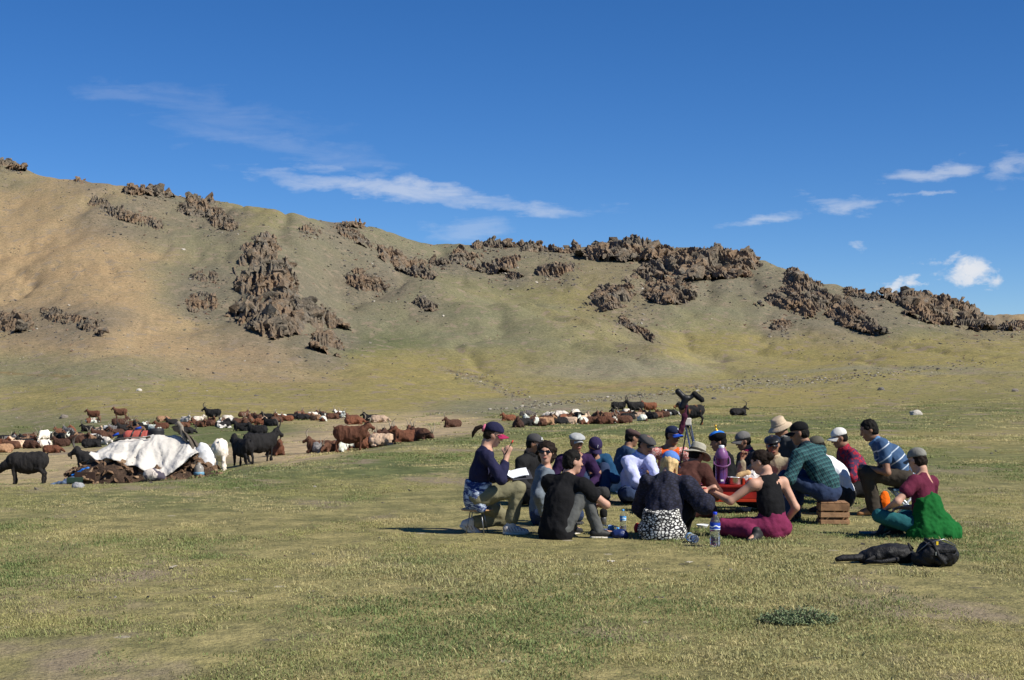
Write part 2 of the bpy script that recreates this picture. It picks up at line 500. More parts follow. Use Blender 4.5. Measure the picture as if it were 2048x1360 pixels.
def build_terrain():
    nu, nr = Z.shape
    V = np.stack([GX, GY, Z], -1).reshape(-1, 3)
    idx = np.arange(nu * nr).reshape(nu, nr)
    Q = np.stack([idx[:-1, :-1], idx[1:, :-1], idx[1:, 1:], idx[:-1, 1:]], -1).reshape(-1, 4)
    me = mesh_np('ground', V, Q)
    pc = CX + V[:, 0] / V[:, 1] * F
    pr = HZ - (V[:, 2] - CAM_H) / V[:, 1] * F
    nx = fbm2(V[:, 0], V[:, 1], 0.045, 21, 4); ny = fbm2(V[:, 0], V[:, 1], 0.05, 33, 4)
    pc = pc + nx * 95; pr = pr + ny * np.interp(V[:, 1], [0, 20, 60, 150, 400], [26, 12, 10, 22, 40])
    W = np.full(len(V), 1e-6); Cc = np.zeros((len(V), 3)) + np.array(C_MEAD) * 1e-6
    for cx, cy, sx, sy, c in COVER:
        w = np.exp(-0.5 * (((pc - cx) / sx) ** 2 + ((pr - cy) / sy) ** 2)) ** 1.5
        w = w * (120 / sx) ** 0.4
        W += w; Cc += w[:, None] * np.array(c)
    Cc /= W[:, None]
    for label, poly, size, dens in OUTCROPS:            # scree below and around the rocks
        xs = [p[0] for p in poly]; ys = [p[1] for p in poly]
        cx, cy, sx, sy = np.mean(xs), np.mean(ys) + 5, (max(xs) - min(xs)) * .5 + 6, (max(ys) - min(ys)) * .5 + 6
        w = .75 * np.exp(-.5 * (((pc - cx) / sx) ** 2 + ((pr - cy) / sy) ** 2) ** 1.4)
        w = w * (V[:, 1] > 100)
        Cc = Cc * (1 - w[:, None]) + np.array(C_SCREE) * w[:, None]
    pc0 = CX + V[:, 0] / V[:, 1] * F; pr0 = HZ - (V[:, 2] - CAM_H) / V[:, 1] * F
    for line, wd, col, amt in PATHS:                    # trodden tracks and washed out rills
        de = np.full(len(V), 1e9)
        for (ax, ay), (bx, by) in zip(line[:-1], line[1:]):
            tt = np.clip(((pc0 - ax) * (bx - ax) + (pr0 - ay) * (by - ay) * 9) / max(1e-6, (bx - ax) ** 2 + 9 * (by - ay) ** 2), 0, 1)
            de = np.minimum(de, np.hypot((pc0 - ax - tt * (bx - ax)) * .35, pr0 - ay - tt * (by - ay)))
        w = amt * np.clip(1.3 - de / wd + .5 * nx, 0, 1)
        Cc = Cc * (1 - w[:, None]) + np.array(col) * w[:, None]
    a = me.color_attributes.new('cover', 'FLOAT_COLOR', 'POINT')
    a.data.foreach_set('color', np.concatenate([Cc, np.ones((len(V), 1))], 1).astype(np.float32).ravel())
    t = NT('steppe_ground')
    geo = t.n('ShaderNodeNewGeometry').outputs['Position']
    base = t.attr('cover').outputs['Color']
    cdist = t.n('ShaderNodeCameraData').outputs['View Distance'] if False else None
    f1 = t.noise(0.8, 6, 0.65, geo)        # metre sized tufts and bare spots
    f2 = t.noise(0.11, 6, 0.6, geo)
    f3 = t.noise(7.0, 5, 0.7, geo)         # fine turf
    f4 = t.noise(0.028, 5, 0.6, geo)
    c = t.mix(t.ramp(f1, .35, .68), t.mix(1, base, (.72, .78, .72), 'MULTIPLY'), t.mix(1, base, (1.22, 1.17, 1.12), 'MULTIPLY'))
    c = t.mix(t.ramp(f2, .35, .65, 0, .55), c, t.mix(1, base, (1.25, 1.12, .95), 'MULTIPLY'))
    c = t.mix(t.ramp(f4, .42, .66, 0, .5), c, t.mix(1, base, (.78, .86, .85), 'MULTIPLY'))
    c = t.mix(t.ramp(f3, .35, .7, .45, 0), c, t.mix(1, base, (.62, .62, .58), 'MULTIPLY'))
    f6 = t.noise(2.4, 6, .75, geo)         # bunch grass seen from far
    c = t.mix(t.ramp(f6, .40, .52, .75, 0), c, t.mix(1, base, (.5, .53, .5), 'MULTIPLY'))
    c = t.mix(t.ramp(f6, .53, .63, 0, .6), c, t.mix(1, base, (1.4, 1.32, 1.25), 'MULTIPLY'))
    # bare soil spots in the turf
    f5 = t.noise(0.5, 5, .6, t.coord('Object', (1, .55, 1)))
    c = t.mix(t.ramp(f5, .55, .64, 0, .85), c, (.25, .20, .14))
    # grit: pale and dark chips in the turf
    vo = t.n('ShaderNodeTexVoronoi'); vo.inputs['Scale'].default_value = 3.3; t.l(geo, vo.inputs['Vector'])
    vs = t.n('ShaderNodeSeparateColor'); t.l(vo.outputs['Color'], vs.inputs[0])
    spk = t.math('MULTIPLY', t.math('LESS_THAN', t.math('ADD', vo.outputs['Distance'], t.math('MULTIPLY', f3, .25)), .30), t.math('GREATER_THAN', vs.outputs[0], .8))
    c = t.mix(t.math('MULTIPLY', spk, .6), c, t.mix(t.math('GREATER_THAN', vs.outputs[1], .5), (.10, .09, .075), (.42, .37, .29)))
    vo2 = t.n('ShaderNodeTexVoronoi'); vo2.inputs['Scale'].default_value = .62; t.l(geo, vo2.inputs['Vector'])
    vs2 = t.n('ShaderNodeSeparateColor'); t.l(vo2.outputs['Color'], vs2.inputs[0])
    sp2 = t.math('MULTIPLY', t.math('LESS_THAN', t.math('ADD', vo2.outputs['Distance'], t.math('MULTIPLY', f1, .5)), .42), t.math('GREATER_THAN', vs2.outputs[0], .45))
    c = t.mix(t.math('MULTIPLY', sp2, .5), c, t.mix(1, base, (.5, .55, .5), 'MULTIPLY'))
    f7 = t.noise(38, 6, .75, geo)          # crumbs, stems and thatch close by
    c = t.mix(t.ramp(f7, .36, .52, .75, 0), c, t.mix(1, c, (.45, .42, .38), 'MULTIPLY'))
    c = t.mix(t.ramp(f7, .54, .66, 0, .6), c, t.mix(1, c, (1.5, 1.42, 1.3), 'MULTIPLY'))
    t.color(c)
    t.b.inputs['Roughness'].default_value = 0.95
    t.b.inputs['Specular IOR Level'].default_value = 0.1
    hgt = t.math('ADD', t.math('MULTIPLY', f1, .6), t.math('MULTIPLY', f3, .25))
    t.bump(hgt, 0.9, 0.22)
    me.materials.append(t.m)
    o = link('ground', me)
    prop(o, kind='structure')
    return o

# ================================================================== rock outcrops
def hull_protos(n, seed, sx=1, sy=1, sz=1, npts=13):
    rr = np.random.default_rng(seed)
    out = []
    for k in range(n):
        bm = bmesh.new()
        for i in range(npts):
            v = rr.normal(size=3); v /= np.linalg.norm(v)
            v = np.sign(v) * np.abs(v) ** 0.7 * rr.uniform(.75, 1.1)
            bm.verts.new((v[0] * sx, v[1] * sy, v[2] * sz))
        r = bmesh.ops.convex_hull(bm, input=list(bm.verts))
        bmesh.ops.delete(bm, geom=[v for v in bm.verts if not v.link_faces], context='VERTS')
        bmesh.ops.triangulate(bm, faces=list(bm.faces))
        bm.verts.index_update()
        V = np.array([v.co[:] for v in bm.verts]); T = np.array([[v.index for v in f.verts] for f in bm.faces])
        bm.free()
        out.append((V, T))
    return out
SHARDS = hull_protos(14, 5, 1.0, .62, 1.0)

def rotmats(rx, ry, rz):
    cx, sx, cy, sy, cz, sz = np.cos(rx), np.sin(rx), np.cos(ry), np.sin(ry), np.cos(rz), np.sin(rz)
    Rm = np.empty((len(rx), 3, 3))
    Rm[:, 0, 0] = cz * cy; Rm[:, 0, 1] = cz * sy * sx - sz * cx; Rm[:, 0, 2] = cz * sy * cx + sz * sx
    Rm[:, 1, 0] = sz * cy; Rm[:, 1, 1] = sz * sy * sx + cz * cx; Rm[:, 1, 2] = sz * sy * cx - cz * sx
    Rm[:, 2, 0] = -sy; Rm[:, 2, 1] = cy * sx; Rm[:, 2, 2] = cy * cx
    return Rm

def merge_shards(name, P, S, rx, ry, rz, rr):
    """many shards merged to one mesh; P centres, S sizes (n,3)"""
    Rm = rotmats(rx, ry, rz)
    which = rr.integers(0, len(SHARDS), len(P))
    AV, AT, o = [], [], 0
    for i in range(len(P)):
        V, T = SHARDS[which[i]]
        AV.append((V * S[i]) @ Rm[i].T + P[i]); AT.append(T + o); o += len(V)
    return mesh_np(name, np.concatenate(AV), np.concatenate(AT), smooth=False)

def rock_material():
    t = NT('outcrop_rock')
    g = t.n('ShaderNodeNewGeometry').outputs['Position']
    a = t.noise(.12, 5, .65, g); b = t.noise(1.3, 6, .65, g); cc = t.noise(.5, 4, .6, g)
    c = t.mix(t.ramp(b, .35, .68), (.082, .070, .052), (.26, .215, .155))
    c = t.mix(t.ramp(a, .42, .60, 0, .85), c, t.mix(t.ramp(b, .3, .7), (.155, .10, .058), (.34, .225, .132)))
    c = t.mix(t.ramp(cc, .56, .70, 0, .7), c, (.23, .21, .175))
    t.color(c)
    t.b.inputs['Roughness'].default_value = .9
    t.bump(t.noise(2.2, 8, .75, g), 1.0, .5)
    return t.m
M_ROCK = rock_material()

def inside(poly, x, y):
    c = False; n = len(poly)
    for i in range(n):
        x1, y1 = poly[i]; x2, y2 = poly[(i + 1) % n]
        if (y1 > y) != (y2 > y) and x < (x2 - x1) * (y - y1) / (y2 - y1) + x1: c = not c
    return c
def oval(cx, cy, rx, ry, tilt=0.0, n=14):
    c, s = math.cos(tilt), math.sin(tilt)
    return [(cx + rx * math.cos(a) * c - ry * math.sin(a) * s, cy + rx * math.cos(a) * s + ry * math.sin(a) * c)
            for a in [2 * math.pi * k / n for k in range(n)]]
def strip(pts, w):
    up = [(x, y - w) for x, y in pts]; dn = [(x, y + w) for x, y in reversed(pts)]
    return up + dn
OUTCROPS = [  # label, outline on the land (columns, lines), block size, density
    ('tall craggy dark outcrop on the slope below the left ridge', [(490, 482), (540, 470), (585, 530), (600, 595), (640, 610), (705, 664), (650, 655), (590, 672), (545, 682), (480, 652), (455, 635), (482, 590), (470, 540)], 15, 1.0),
    ('dark pointed fins of rock at the foot of the tall outcrop', [(605, 690), (640, 665), (668, 672), (690, 705), (684, 716), (640, 706)], 13, 1.2),
    ('small rusty rock patch left of the tall outcrop', oval(412, 560, 30, 16), 8, .8),
    ('low broken rocks beside the foot of the tall outcrop', oval(402, 608, 34, 20), 8, .55),
    ('flat topped reddish outcrop high on the left hill', oval(402, 422, 50, 14, .1), 9, 1.0),
    ('small outcrop just below the flat topped reddish one', oval(445, 447, 32, 13, .3), 8, .9),
    ('rusty string of rocks running down the left hill', strip([(178, 398), (230, 425), (280, 438), (325, 455)], 13), 7, .6),
    ('twin rock knobs on the left ridge line', [(248, 379), (282, 374), (320, 379), (347, 384), (350, 398), (310, 394), (252, 390)], 10, 1.6),
    ('thin dark rock cap farther along the left ridge', oval(402, 404, 28, 7, .1), 8, 1.5),
    ('dark rocks on the highest left summit', [(0, 322), (28, 322), (52, 333), (52, 345), (0, 336)], 10, 1.6),
    ('faint rock ribs on the left ridge', oval(168, 361, 22, 4), 5, .9),
    ('rounded brown outcrop low on the tan slope', oval(26, 645, 38, 22, .1), 11, 1.0),
    ('ragged brown rocks trailing across the low tan slope', strip([(82, 628), (120, 632), (160, 645), (205, 662)], 13), 8, .7),
    ('oval dark outcrop in the middle of the green slope', [(688, 548), (715, 540), (760, 555), (776, 580), (760, 594), (725, 586), (700, 570)], 10, 1.1),
    ('small brown rock patch below the oval outcrop', oval(850, 609, 26, 13, .35), 7, .8),
    ('long dark cliff band descending the middle hill', [(735, 486), (760, 490), (800, 510), (855, 525), (872, 545), (868, 562), (835, 556), (790, 540), (755, 512)], 11, 1.2),
    ('thin broken rocks above the long cliff band', strip([(668, 450), (700, 472), (745, 492)], 10), 7, .5),
    ('dark rock knob on the middle ridge line', [(684, 446), (705, 436), (728, 446), (732, 458), (690, 456)], 8, 1.1),
    ('faint stones across the shoulder of the middle hill', oval(622, 462, 24, 8, .2), 6, .6),
    ('small dark crag in the saddle, left one', oval(880, 525, 20, 8), 7, 1.0),
    ('dark crag in the saddle between the hills', oval(918, 517, 20, 13), 8, 1.0),
    ('scattered crags spread along the saddle', strip([(935, 520), (980, 535), (1040, 528)], 16), 9, .55),
    ('low rock crest above the saddle', strip([(945, 492), (1000, 488), (1045, 488)], 8), 7, .9),
    ('dark rock wall on the ridge left of the main peak', strip([(1040, 497), (1100, 494), (1160, 500)], 10), 9, 1.1),
    ('round reddish outcrop below the ridge wall', oval(1110, 542, 38, 16, -.1), 9, .9),
    ('tiny rock patch under the saddle crags', oval(1030, 553, 16, 7), 6, .8),
    ('massive dark peak of rock on the ridge', [(1150, 515), (1180, 492), (1235, 477), (1278, 470), (1325, 484), (1352, 508), (1310, 524), (1240, 526), (1180, 522)], 14, 1.3),
    ('broad rusty crag beside the dark peak', [(1335, 503), (1390, 490), (1450, 492), (1500, 515), (1525, 530), (1500, 556), (1440, 560), (1385, 566), (1320, 560), (1255, 558), (1290, 532)], 13, 1.2),
    ('wide broken rock field under the rusty crag', [(1158, 612), (1195, 575), (1255, 560), (1275, 585), (1250, 615), (1200, 626)], 10, .75),
    ('rounded rocky knoll under the rusty crag', oval(1338, 586, 54, 26, .05), 11, 1.1),
    ('line of upright rock teeth on the lower slope', strip([(1240, 640), (1275, 660), (1308, 680)], 8), 8, .8),
    ('steep pyramid of dark crags on the right hill', [(1572, 548), (1590, 540), (1625, 552), (1655, 590), (1660, 625), (1610, 640), (1550, 612), (1500, 615), (1535, 588), (1568, 575)], 12, 1.0),
    ('rusty rib of rock running down the right hill', [(1650, 590), (1700, 605), (1735, 635), (1778, 668), (1745, 672), (1690, 655), (1650, 630)], 11, 1.0),
    ('small rock heap below the pyramid of crags', oval(1560, 651, 22, 13), 8, .9),
    ('fringe of rocks on the right ridge line', strip([(1690, 584), (1725, 591), (1760, 598)], 7), 7, 1.3),
    ('big dark domed outcrop at the right end of the ridge', [(1752, 590), (1790, 580), (1850, 576), (1898, 596), (1904, 652), (1862, 650), (1806, 628), (1800, 612), (1775, 600)], 13, 1.4),
    ('steep dark outcrop beside the domed one', [(1908, 606), (1940, 602), (1972, 630), (2000, 660), (1960, 664), (1914, 655)], 12, 1.4),
    ('last low rocks at the right foot of the ridge', oval(2030, 655, 34, 9), 8, .8),
]
def build_outcrops():
    for k, (label, poly, size, dens) in enumerate(OUTCROPS):
        rr = np.random.default_rng(100 + k)
        xs = [p[0] for p in poly]; ys = [p[1] for p in poly]
        x0, x1, y0, y1 = min(xs), max(xs), min(ys), max(ys)
        # rough rock body under the blocks: a patch of the slope, raised and broken
        st = max(1.2, size * .13)
        nx, ny = int((x1 - x0 + 8) / st) + 2, int((y1 - y0 + 8) / (st * .8)) + 2
        gp = {}; BV = []; BQ = []
        for i in range(nx):
            for j in range(ny):
                x, y = x0 - 4 + i * st, y0 - 4 + j * st * .8
                if inside(poly, x, y) or inside(poly, x + size * .25, y) or inside(poly, x - size * .25, y) or inside(poly, x, y + size * .2):
                    g = cast(x, y, 60)
                    if g is None: continue
                    gp[(i, j)] = len(BV); BV.append((g.x, g.y, g.z, 1.0 if inside(poly, x, y) else 0.0))
        if not BV: continue
        BV = np.array(BV); w = BV[:, 3]; px1 = np.median(BV[:, 1]) / F
        SP = size * px1                                   # typical block size in metres
        # distance from the outline, in blocks
        SX = CX + BV[:, 0] / BV[:, 1] * F; SY = HZ - (BV[:, 2] - CAM_H) / BV[:, 1] * F
        de = np.full(len(BV), 1e9)
        for i in range(len(poly)):
            (ax, ay), (bx, by) = poly[i], poly[(i + 1) % len(poly)]
            tt = np.clip(((SX - ax) * (bx - ax) + (SY - ay) * (by - ay)) / max(1e-6, (bx - ax) ** 2 + (by - ay) ** 2), 0, 1)
            de = np.minimum(de, np.hypot(SX - ax - tt * (bx - ax), SY - ay - tt * (by - ay)))
        de = np.where(w > 0, de, -de) / size
        q3 = lambda f, sd: noise3(np.stack([BV[:, 0] / SP * f + sd, BV[:, 1] / SP * f * .6, BV[:, 2] / SP * f * .45 + k], -1))
        lump = q3(.24, 0)
        sx_ = (BV[:, 0] * .8 + BV[:, 2] * .55) / SP; ln_ = (BV[:, 2] * .8 - BV[:, 0] * .5) / SP     # tilted beds
        bed = noise3(np.stack([sx_ * 1.5, ln_ * .28, np.full(len(BV), k + .5)], -1)); rid = 1 - np.abs(bed) * 2.4
        rid2 = 1 - np.abs(noise3(np.stack([sx_ * 3.4, ln_ * .7, np.full(len(BV), k + 7.5)], -1))) * 2; fine = q3(2.6, 23)
        hgt = -.50 + np.clip(de * .42 * max(1.0, 1.9 / max(.3, de.max())), -.5, .72) + 1.25 * lump + .62 * rid + .36 * rid2 + .14 * fine + .35 * (dens - .8)
        up = SP * np.where(hgt > 0, hgt * .95, hgt * .8)
        B = BV[:, :3].copy(); B += rr.normal(0, .05 * SP, B.shape)
        B[:, 2] += up; B[:, 1] -= np.clip(up, 0, 9) * .25
        for (i, j), a in gp.items():
            q = [gp.get((i, j)), gp.get((i + 1, j)), gp.get((i + 1, j + 1)), gp.get((i, j + 1))]
            if None not in q:
                BQ.append((q[0], q[3], q[2])); BQ.append((q[0], q[2], q[1]))
        cand = np.where(hgt > -.28)[0]
        n = int(len(cand) * st * st * .8 / (size * size) * 6 * dens) + 10
        pick = rr.choice(cand, n) if len(cand) else np.array([0])
        P = BV[pick, :3] + rr.normal(0, st * px1 * .5, (len(pick), 3)) * np.array([1, 1, .3])
        S = SP * rr.choice([.14, .22, .34, .5, .75], len(pick), p=[.26, .25, .23, .16, .10]) * np.clip(.6 + hgt[pick] * .7, .45, 1.5)
        P[:, 2] += np.clip(up[pick], -.1 * SP, 9e9) * rr.uniform(.75, 1.02, len(pick)); P[:, 1] -= np.clip(up[pick], 0, 9) * .25
        W = np.ones(len(pick))
        cen = np.array([B[:, 0].mean(), B[:, 1].mean(), B[:, 2].min()])
        sz = np.stack([S * rr.uniform(.8, 1.7, len(S)), S * rr.uniform(.8, 1.4, len(S)), S * rr.uniform(.5, 1.1, len(S))], 1)
        strike = 0.5 + 0.3 * math.sin(k)
        me1 = merge_shards('rock_outcrop', P - cen, sz, rr.normal(0.2, .45, len(S)), rr.normal(-.35, .45, len(S)), rr.normal(strike, .6, len(S)), rr)
        nv = len(me1.vertices); v1 = np.empty(nv * 3, np.float32); me1.vertices.foreach_get('co', v1)
        nf = len(me1.polygons); t1 = np.empty(nf * 3, np.int32); me1.loops.foreach_get('vertex_index', t1)
        bpy.data.meshes.remove(me1)
        me = mesh_np('rock_outcrop', np.concatenate([v1.reshape(-1, 3), B - cen]), np.concatenate([t1.reshape(-1, 3), np.array(BQ, np.int32).reshape(-1, 3) + nv]), smooth=False)
        o = link('rock_outcrop', me, mat=M_ROCK, loc=cen)
        prop(o, label, 'rock', 'rock outcrops on the hills')
build_outcrops()
build_terrain()
# ================================================================== scatter (turf, stones)
def scatter(name, P, rot, scl, idx, tint, sources, label, cat):
    """one object whose points carry instances of the source pieces (for what nobody could count)"""
    sc = bpy.data.collections.new(name + '_pieces')
    for o in sources: sc.objects.link(o)
    me = bpy.data.meshes.new(name)
    n = len(P)
    me.vertices.add(n); me.vertices.foreach_set('co', np.asarray(P, np.float32).ravel())
    for nm, typ, fld, arr in (('rot', 'FLOAT_VECTOR', 'vector', rot), ('scl', 'FLOAT_VECTOR', 'vector', scl), ('idx', 'INT', 'value', idx), ('tint', 'FLOAT_COLOR', 'color', tint)):
        a = me.attributes.new(nm, typ, 'POINT')
        a.data.foreach_set(fld, np.asarray(arr, np.int32 if typ == 'INT' else np.float32).ravel())
    o = link(name, me)
    ng = bpy.data.node_groups.new(name, 'GeometryNodeTree')
    ng.interface.new_socket('Geometry', in_out='INPUT', socket_type='NodeSocketGeometry')
    ng.interface.new_socket('Geometry', in_out='OUTPUT', socket_type='NodeSocketGeometry')
    gi = ng.nodes.new('NodeGroupInput'); go = ng.nodes.new('NodeGroupOutput')
    ip = ng.nodes.new('GeometryNodeInstanceOnPoints'); ci = ng.nodes.new('GeometryNodeCollectionInfo')
    ci.inputs['Collection'].default_value = sc
    ci.inputs['Separate Children'].default_value = True; ci.inputs['Reset Children'].default_value = True
    def na(nm, dt):
        x = ng.nodes.new('GeometryNodeInputNamedAttribute'); x.data_type = dt; x.inputs['Name'].default_value = nm
        return x.outputs['Attribute']
    L = ng.links.new
    L(gi.outputs[0], ip.inputs['Points']); L(ci.outputs[0], ip.inputs['Instance'])
    ip.inputs['Pick Instance'].default_value = True
    L(na('idx', 'INT'), ip.inputs['Instance Index'])
    L(na('rot', 'FLOAT_VECTOR'), ip.inputs['Rotation']); L(na('scl', 'FLOAT_VECTOR'), ip.inputs['Scale'])
    L(ip.outputs[0], go.inputs[0])
    md = o.modifiers.new('scatter', 'NODES'); md.node_group = ng
    prop(o, label, cat, kind='stuff')
    return o

def tuft_mesh(name, rr, blades, radius, hmin, hmax, width, spread):
    V, T = [], []
    for b in range(blades):
        a = rr.uniform(0, 2 * math.pi); r = radius * math.sqrt(rr.uniform(0, 1))
        x, y = r * math.cos(a), r * math.sin(a)
        h = rr.uniform(hmin, hmax); d = rr.uniform(0, 2 * math.pi); ln = rr.uniform(.2, 1) * spread * h
        ux, uy = math.cos(d), math.sin(d); wx, wy = -uy * width * rr.uniform(.6, 1.2), ux * width * rr.uniform(.6, 1.2)
        o = len(V)
        V += [(x - wx, y - wy, -.006), (x + wx, y + wy, -.006),
              (x + ux * ln * .4 + wx * .8, y + uy * ln * .4 + wy * .8, h * .62), (x + ux * ln * .4 - wx * .8, y + uy * ln * .4 - wy * .8, h * .62),
              (x + ux * ln, y + uy * ln, h)]
        T += [(o, o + 1, o + 2), (o, o + 2, o + 3), (o + 3, o + 2, o + 4)]
    return mesh_np(name, V, T, smooth=True)

def grass_material():
    t = NT('grass_blades')
    tint = t.attr('tint', 'INSTANCER').outputs['Color']
    rnd = t.n('ShaderNodeObjectInfo').outputs['Random']
    c = t.mix(rnd, t.mix(1, tint, (.84, .86, .84), 'MULTIPLY'), t.mix(1, tint, (1.16, 1.14, 1.1), 'MULTIPLY'))
    t.color(c)
    t.b.inputs['Roughness'].default_value = .7; t.b.inputs['Specular IOR Level'].default_value = .25
    tr = t.n('ShaderNodeBsdfTranslucent'); t.l(c, tr.inputs['Color'])
    mx = t.n('ShaderNodeMixShader'); mx.inputs[0].default_value = .28
    t.l(t.b.outputs[0], mx.inputs[1]); t.l(tr.outputs[0], mx.inputs[2])
    t.l(mx.outputs[0], t.t.nodes['Material Output'].inputs['Surface'])
    return t.m
M_GRASS = grass_material()

BROW = [(-12, 22.8), (-7.4, 23.3), (-5.4, 23.8), (-4.7, 25.0), (-3.9, 28.5), (-1.9, 36.5), (-0.3, 41), (4, 42), (30, 42)]
def on_meadow(x, y):
    return y < np.interp(x, [b[0] for b in BROW], [b[1] for b in BROW])

def build_grass():
    rr = np.random.default_rng(42)
    src = []
    specs = [(60, .15, .004, .013, .0026, 2.6), (56, .14, .005, .016, .0026, 2.2), (60, .17, .004, .010, .0028, 3.4), (34, .10, .010, .032, .0024, 1.4), (58, .16, .004, .012, .0026, 3.0),
             (130, .38, .010, .024, .008, 2.2), (120, .44, .008, .020, .009, 2.8)]
    for i, sp in enumerate(specs):
        me = tuft_mesh('tuft_%d' % i, rr, *sp)
        me.materials.append(M_GRASS)
        src.append(bpy.data.objects.new('tuft_%d' % i, me))
    PX, TY = [], []
    def band(y0, y1, dens, big):
        area = .36 * 2 * (y1 * y1 - y0 * y0) / 2
        n = int(area * dens)
        y = np.sqrt(rr.uniform(y0 * y0, y1 * y1, n)); x = rr.uniform(-.36, .36, n) * y
        PX.append(np.stack([x, y], 1)); TY.append(np.full(n, big))
    band(7.2, 12, 130, 0); band(12, 18, 95, 0); band(18, 27, 55, 0); band(27, 44, 9, 1); band(27, 42, 22, 0); band(44, 100, 1.1, 1)
    P = np.concatenate(PX); big = np.concatenate(TY)
    x, y = P[:, 0], P[:, 1]
    bare = fbm2(x, y * .6, .55, 50, 4); cov = fbm2(x, y * .6, .9, 60, 4); straw = fbm2(x, y * .55, .42, 70, 4); green = fbm2(x, y * .6, .33, 80, 4)
    px = CX + x / y * F; py = HZ + CAM_H * F / y
    keep = rr.uniform(0, 1, len(x)) < np.clip(1.05 - 7.0 * np.clip(bare - .06, 0, 1), .03, 1)
    keep &= rr.uniform(0, 1, len(x)) < np.clip(.8 + cov * 1.3, .25, 1)
    # no turf on the trodden sand in the gully
    gz = ground(x, y)
    keep &= (on_meadow(x, y)) | (x > -1) | (rr.uniform(0, 1, len(x)) < .12)
    x, y, big, straw, green, gz = x[keep], y[keep], big[keep], straw[keep], green[keep], gz[keep]
    n = len(x)
    # straw against green, a greener strip along the brow of the meadow
    dist_brow = np.interp(x, [b[0] for b in BROW], [b[1] for b in BROW]) - y
    gr = np.clip(.36 + 4.2 * green + .30 * np.exp(-(np.clip(dist_brow - 2, -3, 99) / 3.5) ** 2), 0, 1)
    st = np.clip(.30 + 4.6 * straw, 0, 1) * (1 - .55 * gr)
    j = rr.uniform(0, 1, n)
    cg = np.array([.185, .235, .085]); cy = np.array([.40, .375, .15]); cs = np.array([.58, .49, .25]); cb = np.array([.29, .22, .125])
    col = cg * gr[:, None] + cy * (1 - gr)[:, None]
    col = col * (1 - st)[:, None] + cs * st[:, None]
    col = np.where((j < .13)[:, None], col * .35 + cs * .65, col)
    col = np.where(((j > .86))[:, None], col * .45 + cb * .55, col)
    idx = np.where(big == 1, rr.integers(5, 7, n), rr.choice([0, 0, 1, 2, 2, 3, 4, 4], n))
    s = rr.uniform(.7, 1.35, n) * np.clip(1 + .9 * green, .6, 1.6)
    s = np.where(big == 1, s * np.clip(y / 45, .7, 1.5), s)
    scl = np.stack([s, s, s * rr.uniform(.7, 1.2, n)], 1)
    rot = np.stack([rr.normal(0, .06, n), rr.normal(0, .06, n), rr.uniform(0, 6.28, n)], 1)
    tint = np.concatenate([col * rr.uniform(.85, 1.15, n)[:, None], np.ones((n, 1))], 1)
    scatter('grass', np.stack([x, y, gz], 1), rot, scl, idx, tint, src, 'short dry grazed grass covering the meadow', 'grass')

def stone_material():
    t = NT('field_stone')
    tint = t.attr('tint', 'INSTANCER').outputs['Color']
    f = t.noise(9, 5, .6, t.coord())
    t.color(t.mix(t.ramp(f, .3, .7), t.mix(1, tint, (.65, .65, .65), 'MULTIPLY'), t.mix(1, tint, (1.25, 1.25, 1.25), 'MULTIPLY')))
    t.bump(f, .6, .1)
    return t.m

